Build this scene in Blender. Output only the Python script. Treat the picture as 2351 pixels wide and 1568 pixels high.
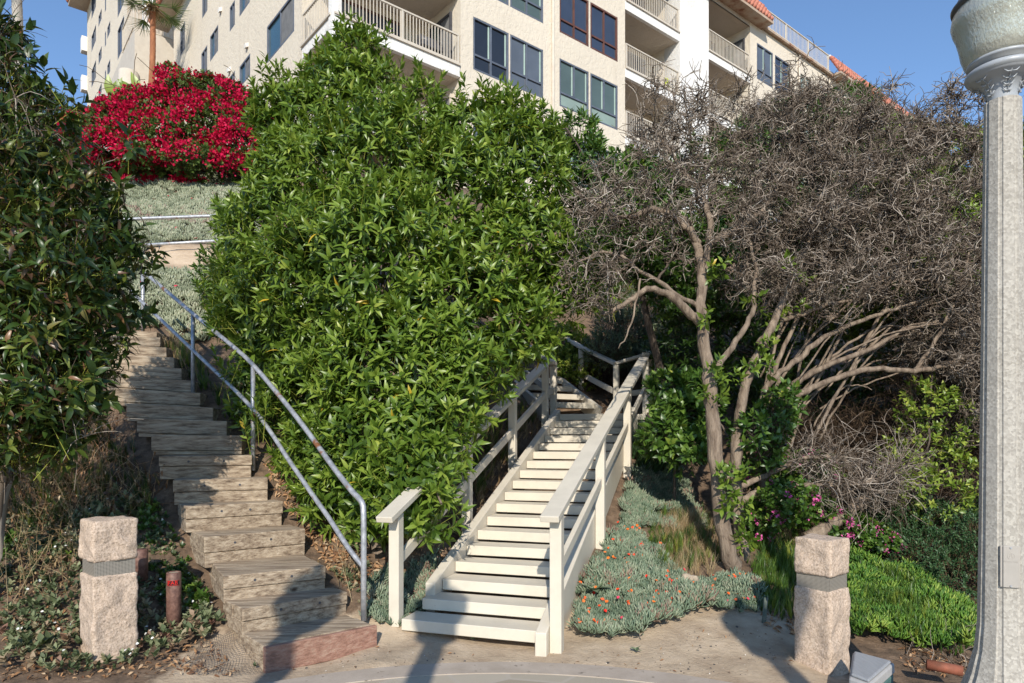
import bpy, math, random
import numpy as np
from mathutils import Vector, Matrix, noise
for o in list(bpy.data.objects): bpy.data.objects.remove(o)
S = bpy.context.scene
COL = S.collection
# ---------------------------------------------------------------- camera, sky, sun
FPX, CX, HY, EYE = 1567.0, 1175.5, 1005.0, 1.6
cam = bpy.data.cameras.new('camera'); cam.sensor_width = 36; cam.lens = FPX/2351*36
cam.shift_y = (HY-784)/2351; cam.clip_end = 2000; cam.clip_start = .05
co = bpy.data.objects.new('camera', cam); COL.objects.link(co)
co.location = (0, 0, EYE); co.rotation_euler = (math.pi/2, 0, 0); S.camera = co
SUN_EL, SUN_DX, SUN_DY = 30.0, 0.015, 0.9999
W = bpy.data.worlds.new('World'); S.world = W; W.use_nodes = True
nt = W.node_tree; sky = nt.nodes.new('ShaderNodeTexSky'); sky.sky_type = 'NISHITA'; sky.sun_disc = False
sky.sun_elevation = math.radians(SUN_EL); sky.sun_rotation = math.radians(180) - math.atan2(-SUN_DX, SUN_DY)*1
sky.air_density = 1.0; sky.dust_density = .05; sky.ozone_density = 4.5; sky.altitude = 0
nt.links.new(sky.outputs[0], nt.nodes['Background'].inputs[0]); nt.nodes['Background'].inputs[1].default_value = .15
sl = bpy.data.lights.new('sun', 'SUN'); sl.energy = 4.0; sl.angle = math.radians(.5); sl.color = (1, .93, .82)
so = bpy.data.objects.new('sun', sl); COL.objects.link(so)
ce, se = math.cos(math.radians(SUN_EL)), math.sin(math.radians(SUN_EL))
so.rotation_euler = Vector((SUN_DX*ce, SUN_DY*ce, -se)).to_track_quat('-Z', 'Y').to_euler()
S.view_settings.view_transform = 'Standard'; S.view_settings.look = 'None'; S.view_settings.exposure = 0.38

# ---------------------------------------------------------------- helpers
rng = np.random.default_rng(7); random.seed(7)
def P(X, Y, d): return Vector(((X-CX)/FPX*d, d, EYE+(HY-Y)/FPX*d))
def PZ(X, Y, z):
    d = (z-EYE)*FPX/(HY-Y); return P(X, Y, d)
def norm(a): return a/np.maximum(np.linalg.norm(a, axis=-1, keepdims=True), 1e-9)

def tagit(o, label=None, cat=None, group=None, kind=None):
    if label: o['label'] = label
    if cat: o['category'] = cat
    if group: o['group'] = group
    if kind: o['kind'] = kind
    return o
def thing(name, label, cat, loc, group=None):
    o = bpy.data.objects.new(name, None); o.empty_display_size = .1; COL.objects.link(o)
    o.location = loc; return tagit(o, label, cat, group)
def worldloc(o):
    v = Vector(o.location)
    while o.parent: o = o.parent; v += Vector(o.location)
    return v
def link(name, me, mat, parent=None, smooth=False, bevel=0):
    o = bpy.data.objects.new(name, me); COL.objects.link(o)
    if mat: me.materials.append(mat)
    if parent is not None:
        me.transform(Matrix.Translation(-worldloc(parent))); o.parent = parent
    if smooth: me.polygons.foreach_set('use_smooth', np.ones(len(me.polygons), bool))
    if bevel:
        m = o.modifiers.new('b', 'BEVEL'); m.width = bevel; m.segments = 2; m.limit_method = 'ANGLE'
    return o
class MB:
    def __init__(s): s.v = []; s.f = []
    def add(s, vs, fs):
        n = len(s.v); s.v += [tuple(p) for p in vs]; s.f += [tuple(i+n for i in f) for f in fs]; return s
    def obox(s, c, ex, ey, ez):
        c, ex, ey, ez = Vector(c), Vector(ex), Vector(ey), Vector(ez); vs = []
        for k in (-1, 1):
            for i, j in ((-1, -1), (1, -1), (1, 1), (-1, 1)): vs.append(c+ex*i+ey*j+ez*k)
        fl = [(0, 3, 2, 1), (4, 5, 6, 7), (0, 1, 5, 4), (1, 2, 6, 5), (2, 3, 7, 6), (3, 0, 4, 7)]
        if ex.cross(ey).dot(ez) < 0: fl = [f[::-1] for f in fl]
        return s.add(vs, fl)
    def box(s, x0, x1, y0, y1, z0, z1):
        return s.obox(((x0+x1)/2, (y0+y1)/2, (z0+z1)/2), ((x1-x0)/2, 0, 0), (0, (y1-y0)/2, 0), (0, 0, (z1-z0)/2))
    def beam(s, p0, p1, w, h, side=None):        # w across (horizontal), h in the vertical plane
        p0, p1 = Vector(p0), Vector(p1); t = (p1-p0).normalized()
        sd = Vector(side) if side is not None else t.cross(Vector((0, 0, 1)))
        if sd.length < 1e-4: sd = Vector((1, 0, 0))
        sd = (sd - t*sd.dot(t)).normalized(); up = sd.cross(t).normalized()
        return s.obox((p0+p1)/2, t*(p1-p0).length/2, sd*w/2, up*h/2)
    def hexa(s, b, t):                            # 4 bottom, 4 top points, ccw
        vs = list(b)+list(t); return s.add(vs, [(0, 3, 2, 1), (4, 5, 6, 7), (0, 1, 5, 4), (1, 2, 6, 5), (2, 3, 7, 6), (3, 0, 4, 7)])
    def tube(s, pts, rs, n=10, cap=True):
        pts = np.array([tuple(p) for p in pts], float)
        if np.isscalar(rs): rs = [rs]*len(pts)
        t = norm(np.gradient(pts, axis=0)); ref = np.array([0, 0, 1.]) if abs(t[0][2]) < .9 else np.array([1., 0, 0])
        vs = []
        u = norm(np.cross(t[0], ref))
        for i in range(len(pts)):
            u = norm(u - t[i]*np.dot(u, t[i])); w = np.cross(t[i], u)
            for k in range(n):
                a = 2*math.pi*k/n; vs.append(pts[i]+rs[i]*(math.cos(a)*u+math.sin(a)*w))
        fs = []
        for i in range(len(pts)-1):
            for k in range(n):
                a, b = i*n+k, i*n+(k+1) % n; fs.append((a, b, b+n, a+n))
        if cap: fs.append(tuple(range(n))[::-1]); fs.append(tuple((len(pts)-1)*n+k for k in range(n)))
        return s.add(vs, fs)
    def lathe(s, c, prof, n=40, shape=None):
        vs = []; fs = []
        for r, z in prof:
            for k in range(n):
                a = 2*math.pi*k/n; q = r*(shape(a) if shape else 1)
                vs.append((c[0]+q*math.cos(a), c[1]+q*math.sin(a), c[2]+z))
        for i in range(len(prof)-1):
            for k in range(n):
                a, b = i*n+k, i*n+(k+1) % n; fs.append((a, b, b+n, a+n))
        fs.append(tuple(range(n))[::-1]); fs.append(tuple((len(prof)-1)*n+k for k in range(n)))
        return s.add(vs, fs)
    def build(s, name, mat, parent=None, smooth=False, bevel=0):
        me = bpy.data.meshes.new(name); me.from_pydata(s.v, [], s.f); me.update()
        return link(name, me, mat, parent, smooth, bevel)

def npmesh(name, V, loops, lens, mat, parent=None, rnd=None, smooth=False):
    me = bpy.data.meshes.new(name)
    V = np.ascontiguousarray(V, np.float32)
    if parent is not None: V = V - np.array(worldloc(parent), np.float32)
    me.vertices.add(len(V)); me.vertices.foreach_set('co', V.ravel())
    me.loops.add(len(loops)); me.loops.foreach_set('vertex_index', loops.astype(np.int32))
    st = np.concatenate([[0], np.cumsum(lens)[:-1]])
    me.polygons.add(len(lens)); me.polygons.foreach_set('loop_start', st.astype(np.int32))
    if rnd is not None:
        a = me.attributes.new('rnd', 'FLOAT', 'POINT'); a.data.foreach_set('value', rnd.astype(np.float32))
    if smooth: me.polygons.foreach_set('use_smooth', np.ones(len(lens), bool))
    me.update(calc_edges=True)
    me.materials.append(mat)
    o = bpy.data.objects.new(name, me); COL.objects.link(o)
    if parent is not None: o.parent = parent
    return o
class Scat:                                       # batches of one template at many transforms, one mesh
    def __init__(s): s.V = []; s.L = []; s.N = []; s.R = []; s.n = 0
    def add(s, tpl, pos, rot, scl, rnd):
        tv, tf = tpl; n = len(pos); m = len(tv)
        if n == 0: return s
        scl = np.asarray(scl, float)
        if scl.ndim == 1: scl = np.repeat(scl[:, None], 3, 1)
        loc = tv[None]*scl[:, None, :]
        V = np.einsum('nij,nmj->nmi', rot, loc)+pos[:, None]
        lf = np.concatenate([np.array(f) for f in tf]); ln = np.array([len(f) for f in tf])
        L = (lf[None]+(np.arange(n)*m)[:, None]+s.n).ravel()
        s.V.append(V.reshape(-1, 3)); s.L.append(L); s.N.append(np.tile(ln, n)); s.R.append(np.repeat(rnd, m)); s.n += n*m
        return s
    def tubes(s, pts, rad, m=3, rnd=None):        # pts (N,K,3) rad (N,K)
        N, K, _ = pts.shape
        if N == 0: return s
        t = norm(np.gradient(pts, axis=1)); ref = norm(rng.normal(size=(N, 1, 3)))
        u = norm(np.cross(t, ref)); w = np.cross(t, u)
        a = np.arange(m)*2*math.pi/m
        V = pts[:, :, None]+rad[:, :, None, None]*(np.cos(a)[None, None, :, None]*u[:, :, None]+np.sin(a)[None, None, :, None]*w[:, :, None])
        f = []
        for i in range(K-1):
            for k in range(m):
                p, q = i*m+k, i*m+(k+1) % m; f += [p, q, q+m, p+m]
        f = np.array(f); L = (f[None]+(np.arange(N)*K*m)[:, None]+s.n).ravel()
        if rnd is None: rnd = rng.random(N)
        s.V.append(V.reshape(-1, 3)); s.L.append(L); s.N.append(np.full(N*(K-1)*m, 4)); s.R.append(np.repeat(rnd, K*m)); s.n += N*K*m
        return s
    def build(s, name, mat, parent=None, smooth=False):
        return npmesh(name, np.concatenate(s.V), np.concatenate(s.L), np.concatenate(s.N), mat, parent, np.concatenate(s.R), smooth)
def frames(y, up=None, roll=None):                # rotation with local Y along y, Z near up
    n = len(y); y = norm(y)
    if up is None: up = np.tile([0, 0, 1.], (n, 1))+rng.normal(size=(n, 3))*.01
    x = norm(np.cross(y, up)); z = np.cross(x, y)
    if roll is not None:
        c, s_ = np.cos(roll)[:, None], np.sin(roll)[:, None]; x, z = x*c+z*s_, z*c-x*s_
    return np.stack([x, y, z], axis=2)
def leaf_tpl(w=.28, fold=.25, curl=.25, seg=4):   # unit length leaf along +Y
    ys = np.linspace(0, 1, seg+1); vs = []; mid = []; lft = []; rgt = []
    for i, y in enumerate(ys):
        zc = -curl*y*y+.12*y
        mid.append(len(vs)); vs.append((0, y, zc))
        if 0 < i < seg:
            ww = w/2*math.sin(math.pi*y**.8)*1.05
            lft.append(len(vs)); vs.append((-ww, y-.02, zc+fold*ww)); rgt.append(len(vs)); vs.append((ww, y-.02, zc+fold*ww))
    fs = [(mid[0], mid[1], lft[0]), (mid[0], rgt[0], mid[1])]
    for i in range(1, seg-1):
        fs += [(mid[i], mid[i+1], lft[i], lft[i-1]), (mid[i], rgt[i-1], rgt[i], mid[i+1])]
    fs += [(mid[-2], mid[-1], lft[-1]), (mid[-2], rgt[-1], mid[-1])]
    return np.array(vs), fs
def blade_tpl(w=.04, curl=.5, seg=3):
    vs = []; fs = []
    for i in range(seg+1):
        y = i/seg; ww = w/2*(1-y*.95); vs += [(-ww, curl*y*y*.8, y*(1-.25*curl*y)), (ww, curl*y*y*.8, y*(1-.25*curl*y))]
    for i in range(seg): a = 2*i; fs.append((a, a+1, a+3, a+2))
    return np.array(vs), fs
def finger_tpl(w=.16):                            # fat three sided succulent leaf
    vs = [(0, 0, 0)]; fs = []
    for z, r in ((.35, w/2), (.8, w*.42)):
        for k in range(3):
            a = k*2.094; vs.append((r*math.cos(a), r*math.sin(a)+.12*z*z, z))
    vs.append((0, .16, 1.))
    for k in range(3):
        j = (k+1) % 3; fs += [(0, 1+j, 1+k), (1+k, 1+j, 4+j, 4+k), (4+k, 4+j, 7)]
    return np.array(vs), fs
def cluster(tpl, n, spread=.9, seed=0, lift=.1):  # several copies fanned about +Z
    r = np.random.default_rng(seed); V = []; Fc = []; m = 0
    tv, tf = tpl
    for i in range(n):
        az = i*2.4+r.random()*.6; el = spread*math.sqrt((i+.4)/n)*(.8+.4*r.random()); sc = .75+.4*r.random()
        R = Matrix.Rotation(az, 3, 'Z') @ Matrix.Rotation(el, 3, 'X')
        V.append(tv*sc @ np.array(R).T+np.array([0, 0, lift*r.random()])); Fc += [tuple(k+m for k in f) for f in tf]; m += len(tv)
    return np.concatenate(V), Fc
def upright(n, tilt=.3, nrm=None):                # rotation: local Z up-ish with random azimuth
    a = rng.random(n)*6.283; z = np.stack([rng.normal(size=n)*tilt, rng.normal(size=n)*tilt, np.ones(n)], 1)
    if nrm is not None: z = z+nrm*.8
    z = norm(z); r = np.stack([np.cos(a), np.sin(a), np.zeros(n)], 1); x = norm(np.cross(r, z)); y = np.cross(z, x)
    return np.stack([x, y, z], axis=2)
LEAF = leaf_tpl(.30, .35, .30); LEAFW = leaf_tpl(.42, .25, .35); LEAFN = leaf_tpl(.22, .3, .2, 3); PETAL = leaf_tpl(.8, .3, .2, 3)
BLADE = blade_tpl(.035, .6); FING = finger_tpl(.15)

# ---------------------------------------------------------------- materials
def rgb(r, g, b): return (r, g, b, 1)
def newmat(name):
    m = bpy.data.materials.new(name); m.use_nodes = True; n = m.node_tree.nodes; l = m.node_tree.links
    return m, n, l, n['Principled BSDF']
def ramp(n, l, src, stops):
    r = n.new('ShaderNodeValToRGB'); e = r.color_ramp.elements
    e[0].position, e[0].color = stops[0][0], rgb(*stops[0][1]); e[1].position, e[1].color = stops[-1][0], rgb(*stops[-1][1])
    for p, c in stops[1:-1]: x = e.new(p); x.color = rgb(*c)
    l.new(src, r.inputs[0]); return r.outputs[0]
def tex(n, l, kind='ShaderNodeTexNoise', scale=5, detail=6, stretch=None, rough=.6, coord='Object', rot=None):
    t = n.new(kind); t.inputs['Scale'].default_value = scale
    if kind == 'ShaderNodeTexNoise': t.inputs['Detail'].default_value = min(detail, 4); t.inputs['Roughness'].default_value = rough
    c = n.new('ShaderNodeTexCoord'); src = c.outputs[coord]
    if stretch or rot:
        mp = n.new('ShaderNodeMapping')
        if stretch: mp.inputs['Scale'].default_value = stretch
        if rot: mp.inputs['Rotation'].default_value = rot
        l.new(src, mp.inputs[0]); src = mp.outputs[0]
    l.new(src, t.inputs['Vector']); return t
def mix(n, l, fac, a, b, mode='MIX'):
    m = n.new('ShaderNodeMix'); m.data_type = 'RGBA'; m.blend_type = mode
    for sck, v in ((m.inputs[0], fac), (m.inputs[6], a), (m.inputs[7], b)):
        if hasattr(v, 'links') or hasattr(v, 'is_linked'): l.new(v, sck)
        elif isinstance(v, (int, float)): sck.default_value = v
        else: sck.default_value = rgb(*v)
    return m.outputs[2]
def bump(n, l, h, b, strength=.4, dist=.02, prev=None):
    x = n.new('ShaderNodeBump'); x.inputs['Strength'].default_value = strength; x.inputs['Distance'].default_value = dist
    l.new(h, x.inputs['Height'])
    if prev: l.new(prev, x.inputs['Normal'])
    l.new(x.outputs[0], b.inputs['Normal']); return x.outputs[0]
def surf(name, stops, scale=4, rough=.8, bs=.3, bd=.01, stretch=None, spec=.3, metal=0, bscale=None, spots=None, kind2=None):
    m, n, l, b = newmat(name)
    t = tex(n, l, scale=scale, stretch=stretch, detail=8); c = ramp(n, l, t.outputs[0], stops)
    if spots:                                     # (scale, threshold, colour)
        t3 = tex(n, l, scale=spots[0], detail=3); f = ramp(n, l, t3.outputs[0], [(spots[1], (0, 0, 0)), (min(1, spots[1]+.06), (1, 1, 1))])
        c = mix(n, l, f, c, spots[2])
    l.new(c, b.inputs['Base Color']); b.inputs['Roughness'].default_value = rough
    b.inputs['Specular IOR Level'].default_value = spec; b.inputs['Metallic'].default_value = metal
    t2 = tex(n, l, kind=kind2 or 'ShaderNodeTexNoise', scale=bscale or scale*6, stretch=stretch, detail=5)
    bump(n, l, t2.outputs[0], b, bs, bd); return m
def leafmat(name, stops, rough=.42, trans=.25, spec=.5, tcol=None):
    m, n, l, b = newmat(name); a = n.new('ShaderNodeAttribute'); a.attribute_name = 'rnd'
    c = ramp(n, l, a.outputs['Fac'], stops); l.new(c, b.inputs['Base Color'])
    b.inputs['Roughness'].default_value = rough; b.inputs['Specular IOR Level'].default_value = spec
    if trans:
        tr = n.new('ShaderNodeBsdfTranslucent')
        l.new(mix(n, l, .5, c, tcol or (.18, .32, .03)), tr.inputs[0])
        ms = n.new('ShaderNodeMixShader'); ms.inputs[0].default_value = trans
        l.new(b.outputs[0], ms.inputs[1]); l.new(tr.outputs[0], ms.inputs[2]); l.new(ms.outputs[0], n['Material Output'].inputs[0])
    return m
M = {}
M['green'] = leafmat('glossy_green_leaf', [(0, (.035, .075, .012)), (.3, (.085, .15, .018)), (.6, (.165, .25, .032)), (.85, (.27, .35, .055)), (.955, (.40, .44, .08)), (.98, (.60, .42, .03)), (1, (.40, .28, .06))], .38, .28, .5, (.30, .42, .03))
M['dgreen'] = leafmat('dark_green_leaf', [(0, (.018, .04, .01)), (.3, (.035, .07, .012)), (.5, (.07, .11, .02)), (.62, (.18, .21, .04)), (.72, (.13, .08, .035)), (.88, (.10, .05, .03)), (1, (.24, .13, .06))], .36, .18, .5, (.2, .24, .03))
M['mgreen'] = leafmat('mid_green_leaf', [(0, (.025, .06, .01)), (.5, (.06, .125, .018)), (.85, (.14, .22, .035)), (1, (.28, .30, .04))], .38, .2, .5)
M['grass'] = leafmat('lush_green_blade', [(0, (.04, .11, .02)), (.45, (.10, .22, .03)), (.8, (.22, .34, .05)), (1, (.38, .46, .10))], .4, .2, .4)
M['ice'] = leafmat('grey_green_succulent', [(0, (.08, .13, .08)), (.5, (.20, .26, .17)), (.8, (.34, .38, .26)), (.92, (.22, .13, .10)), (1, (.34, .23, .17))], .6, .05, .3)
M['icefar'] = leafmat('silvery_succulent', [(0, (.13, .15, .09)), (.45, (.29, .32, .21)), (.75, (.42, .43, .30)), (.88, (.28, .18, .15)), (1, (.36, .25, .20))], .7, .05, .2)
M['dry'] = leafmat('dry_straw', [(0, (.22, .14, .07)), (.5, (.40, .29, .15)), (1, (.52, .42, .26))], .8, .15, .2, (.4, .3, .15))
M['litter'] = leafmat('dry_brown_leaf', [(0, (.13, .06, .03)), (.5, (.32, .17, .08)), (.8, (.45, .27, .14)), (1, (.50, .38, .25))], .7, .1, .25, (.4, .2, .1))
M['sage'] = leafmat('blue_grey_leaf', [(0, (.06, .09, .04)), (.5, (.15, .20, .11)), (.8, (.26, .31, .19)), (1, (.32, .34, .12))], .55, .1, .3)
M['hedge'] = leafmat('small_dark_hedge_leaf', [(0, (.02, .055, .018)), (.6, (.05, .11, .04)), (1, (.13, .19, .08))], .45, .15, .4)
M['boug'] = leafmat('crimson_bract', [(0, (.30, .0, .02)), (.5, (.56, .005, .05)), (1, (.70, .02, .10))], .6, .25, .2, (.7, .02, .08))
M['bleaf'] = leafmat('bougainvillea_leaf', [(0, (.025, .06, .01)), (.7, (.09, .14, .03)), (1, (.22, .20, .05))], .5, .2, .3)
M['orange'] = leafmat('orange_petal', [(0, (.75, .03, .02)), (.4, (.80, .14, .02)), (.85, (.85, .22, .03)), (1, (.6, .01, .15))], .6, .1, .2, (.8, .2, .02))
M['pink'] = leafmat('pink_petal', [(0, (.65, .06, .30)), (1, (.85, .22, .50))], .6, .2, .2, (.8, .2, .5))
M['whitefl'] = leafmat('white_petal', [(0, (.7, .7, .65)), (1, (.85, .85, .8))], .6, .2, .2, (.8, .8, .7))
M['twig'] = leafmat('dead_grey_twig', [(0, (.05, .037, .027)), (.45, (.165, .128, .097)), (.8, (.31, .255, .205)), (1, (.50, .44, .37))], .85, 0, .2)
def barkmat(name, a, b_, sc=6):
    m, n, l, b = newmat(name); t = tex(n, l, scale=sc, stretch=(3, 3, .6), detail=9); c = ramp(n, l, t.outputs[0], [(.3, a), (.7, b_)])
    l.new(c, b.inputs['Base Color']); b.inputs['Roughness'].default_value = .9
    t2 = tex(n, l, scale=sc*4, stretch=(3, 3, .7), detail=6); bump(n, l, t2.outputs[0], b, .9, .02); return m
M['brush'] = leafmat('shade_painted_brown_brush', [(0, (.03, .02, .013)), (.6, (.10, .065, .042)), (1, (.20, .14, .09))], .9, 0, .2)  # darker than the twigs: the hollow's shade is put into the colour
M['weed'] = leafmat('curly_olive_weed_leaf', [(0, (.05, .07, .03)), (.4, (.12, .15, .07)), (.7, (.24, .26, .14)), (.85, (.30, .22, .14)), (1, (.20, .10, .07))], .6, .1, .3)
M['bark'] = barkmat('grey_brown_bark', (.09, .06, .04), (.33, .255, .185))
M['bark2'] = barkmat('dark_bark', (.06, .045, .035), (.17, .13, .10))
M['stem'] = surf('green_brown_stem', [(.3, (.07, .05, .03)), (.7, (.16, .11, .06))], 8)
M['ystem'] = surf('yellow_green_stem', [(.3, (.20, .22, .03)), (.7, (.32, .33, .06))], 8)
M['palmbark'] = barkmat('red_brown_palm_bark', (.20, .075, .035), (.40, .17, .08), 4)
M['palmgrey'] = barkmat('pale_grey_palm_bark', (.28, .25, .21), (.52, .48, .42), 3)
# painted timber
def paintmat(name, col, dirt=.6):
    m, n, l, b = newmat(name)
    t = tex(n, l, scale=3, detail=9, rough=.7); c1 = ramp(n, l, t.outputs[0], [(.35, tuple(x*.9 for x in col)), (.6, col)])
    t2 = tex(n, l, scale=26, detail=6, rough=.75, stretch=(1, 1, 2)); f = ramp(n, l, t2.outputs[0], [(.66, (0, 0, 0)), (.74, (dirt, dirt, dirt))])
    c = mix(n, l, f, c1, (.30, .24, .17)); l.new(c, b.inputs['Base Color']); b.inputs['Roughness'].default_value = .5
    t3 = tex(n, l, scale=60, detail=4, stretch=(.25, .25, 1)); bump(n, l, t3.outputs[0], b, .12, .004); return m
M['paint'] = paintmat('cream_white_paint', (.62, .56, .455))
def woodmat(name, stops, sc=2.2):
    m, n, l, b = newmat(name)
    t = tex(n, l, scale=sc, detail=10, stretch=(.9, 9, 14), rough=.72); c = ramp(n, l, t.outputs[0], stops)
    kn = tex(n, l, 'ShaderNodeTexVoronoi', scale=2.3, stretch=(1, 1, 1.6)); kf = ramp(n, l, kn.outputs['Distance'], [(.04, (1, 1, 1)), (.09, (0, 0, 0))])
    t4 = tex(n, l, scale=1.1, detail=3); c2 = mix(n, l, t4.outputs[0], c, (.24, .17, .11)); 
    c = mix(n, l, .3, c, c2); c = mix(n, l, kf, c, (.06, .035, .02)); l.new(c, b.inputs['Base Color'])
    b.inputs['Roughness'].default_value = .85; t2 = tex(n, l, scale=sc*2.2, detail=8, stretch=(.7, 9, 16)); bump(n, l, t2.outputs[0], b, .8, .012); return m
M['timber'] = woodmat('weathered_grey_timber', [(.30, (.07, .048, .032)), (.42, (.23, .17, .115)), (.55, (.39, .31, .22)), (.72, (.55, .46, .345))])
M['redwood'] = woodmat('faded_red_timber', [(.3, (.17, .08, .055)), (.5, (.32, .165, .12)), (.75, (.42, .29, .22))])
M['galv'] = surf('galvanised_pipe', [(.35, (.30, .31, .33)), (.65, (.52, .53, .55))], 18, .45, .15, .003, metal=.45, spots=(3.2, .60, (.30, .13, .06)))
# granite
def granite():
    m, n, l, b = newmat('pink_granite'); t = tex(n, l, scale=70, detail=3, rough=.8)
    c = ramp(n, l, t.outputs[0], [(.34, (.13, .10, .08)), (.42, (.38, .28, .20)), (.52, (.55, .42, .32)), (.66, (.68, .56, .45))])
    t1 = tex(n, l, scale=4, detail=5); c = mix(n, l, .35, c, ramp(n, l, t1.outputs[0], [(.3, (.38, .30, .23)), (.7, (.60, .47, .36))]))
    l.new(c, b.inputs['Base Color']); b.inputs['Roughness'].default_value = .85
    t2 = tex(n, l, scale=22, detail=10, rough=.7); bump(n, l, t2.outputs[0], b, .7, .02); return m
M['granite'] = granite()
def perf():
    m, n, l, b = newmat('perforated_steel'); c = n.new('ShaderNodeUVMap')
    v = n.new('ShaderNodeTexVoronoi'); v.inputs['Scale'].default_value = 105; v.inputs['Randomness'].default_value = .0; l.new(c.outputs[0], v.inputs['Vector'])
    f = ramp(n, l, v.outputs['Distance'], [(.20, (.02, .02, .02)), (.42, (.40, .36, .30))]); l.new(f, b.inputs['Base Color'])
    b.inputs['Metallic'].default_value = .3; b.inputs['Roughness'].default_value = .5; return m
M['perf'] = perf()
def aggregate():
    m, n, l, b = newmat('exposed_aggregate_concrete')
    v = tex(n, l, 'ShaderNodeTexVoronoi', scale=85); hs = n.new('ShaderNodeSeparateColor'); l.new(v.outputs['Color'], hs.inputs[0])
    c = ramp(n, l, hs.outputs[0], [(0, (.25, .23, .20)), (.5, (.38, .355, .31)), (1, (.52, .49, .43))])
    t = tex(n, l, scale=3, detail=6); c = mix(n, l, .4, c, ramp(n, l, t.outputs[0], [(.3, (.30, .27, .22)), (.7, (.46, .43, .38))]))
    l.new(c, b.inputs['Base Color']); b.inputs['Roughness'].default_value = .85; bump(n, l, v.outputs['Distance'], b, .35, .003); return m
M['agg'] = aggregate()
M['greymetal'] = surf('grey_painted_metal', [(.3, (.30, .32, .34)), (.7, (.40, .42, .44))], 5, .4, .08, .004, spec=.5)
M['darkmetal'] = surf('dark_metal', [(.3, (.05, .05, .055)), (.7, (.09, .09, .10))], 5, .4)
def lampglass():
    m, n, l, b = newmat('prismatic_lamp_glass'); b.inputs['Base Color'].default_value = rgb(.66, .66, .58)
    b.inputs['Roughness'].default_value = .18; b.inputs['Specular IOR Level'].default_value = .9; b.inputs['Metallic'].default_value = .35
    t = tex(n, l, scale=75, detail=3, stretch=(1, 1, .4)); bump(n, l, t.outputs[0], b, .9, .006)
    tr = n.new('ShaderNodeBsdfTransparent'); tr.inputs[0].default_value = rgb(.9, .92, .88); ms = n.new('ShaderNodeMixShader'); ms.inputs[0].default_value = .38
    l.new(b.outputs[0], ms.inputs[1]); l.new(tr.outputs[0], ms.inputs[2]); l.new(ms.outputs[0], n['Material Output'].inputs[0])
    return m
M['lampglass'] = lampglass()
M['reflector'] = surf('lamp_reflector', [(.3, (.55, .56, .52)), (.7, (.8, .8, .76))], 12, .35, .3, .01, metal=.6)
M['pipe'] = surf('rust_brown_pipe', [(.35, (.10, .05, .04)), (.65, (.22, .12, .09))], 30, .55, .3, .004, spec=.4)
M['sticker'] = surf('black_sticker', [(.3, (.012, .012, .015)), (.7, (.02, .02, .025))], 5, .25, 0, .001, spec=.6)
M['red'] = surf('red_print', [(.3, (.65, .02, .015)), (.7, (.72, .03, .02))], 5, .35, 0, .001)
M['plate'] = surf('pale_metal_plate', [(.3, (.34, .315, .28)), (.7, (.40, .37, .33))], 9, .5, .05, .002)
M['platetext'] = surf('engraved_grey', [(.3, (.36, .33, .29)), (.7, (.40, .37, .33))], 9, .6, 0, .002)
M['box'] = surf('pale_grey_plastic', [(.3, (.38, .37, .36)), (.7, (.48, .47, .45))], 6, .6, .1, .004)
M['teal'] = surf('faded_teal_plastic', [(.3, (.06, .13, .12)), (.7, (.12, .22, .20))], 9, .6, .1, .004)
M['rock'] = surf('tan_rock', [(.3, (.34, .27, .19)), (.7, (.52, .43, .32))], 9, .85, .6, .02)
M['orangeplastic'] = surf('red_clay_pipe', [(.3, (.14, .06, .035)), (.7, (.34, .11, .065))], 9, .7, .1, .004)
# building
def stucco(name, col, bd=.014):
    m, n, l, b = newmat(name); t = tex(n, l, scale=.35, detail=6); c = ramp(n, l, t.outputs[0], [(.3, tuple(x*.9 for x in col)), (.7, col)])
    st = tex(n, l, scale=1.2, detail=8, stretch=(1, 1, .12)); f = ramp(n, l, st.outputs[0], [(.58, (0, 0, 0)), (.75, (.3, .3, .3))])
    c = mix(n, l, f, c, (.42, .34, .25)); l.new(c, b.inputs['Base Color']); b.inputs['Roughness'].default_value = .9
    t2 = tex(n, l, scale=7, detail=9, rough=.65, stretch=(1, 1, .8)); r2 = ramp(n, l, t2.outputs[0], [(.42, (0, 0, 0)), (.55, (1, 1, 1))]); bump(n, l, r2, b, .5, bd); return m
M['stucco'] = stucco('beige_stucco', (.70, .62, .50)); M['white'] = stucco('white_stucco', (.80, .78, .74), .01)
M['ceil'] = stucco('shade_painted_soffit_stucco', (.52, .44, .35), .02)  # darker copy of the stucco with soffit shade put into the colour
M['trim'] = surf('cream_trim', [(.3, (.52, .46, .38)), (.7, (.60, .54, .45))], 3, .6, .05, .005)
M['slate'] = surf('slate_blue_frame', [(.3, (.085, .10, .13)), (.7, (.13, .15, .19))], 3, .5, .05, .004)
M['brown'] = surf('brown_frame', [(.3, (.09, .04, .03)), (.7, (.16, .07, .05))], 3, .5, .05, .004)
M['mint_reflection'] = surf('pale_mint_reflection', [(.3, (.35, .46, .40)), (.7, (.42, .54, .47))], 3, .5, .02, .004)
def glass(name, col, r=.06, spec=.6):
    m, n, l, b = newmat(name); t = tex(n, l, scale=.8, detail=3); c = ramp(n, l, t.outputs[0], [(.3, tuple(x*.75 for x in col)), (.7, col)])
    l.new(c, b.inputs['Base Color']); b.inputs['Roughness'].default_value = r; b.inputs['Specular IOR Level'].default_value = spec
    t2 = tex(n, l, scale=1.5, detail=1); bump(n, l, t2.outputs[0], b, .05, .02); return m
M['glass'] = glass('dark_blue_window_glass', (.045, .06, .095)); M['glassg'] = glass('green_grey_window_glass', (.10, .14, .13)); M['glassd'] = glass('dim_window_glass', (.025, .03, .04)); M['glassc'] = glass('curtained_window_glass', (.12, .14, .17))
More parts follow.
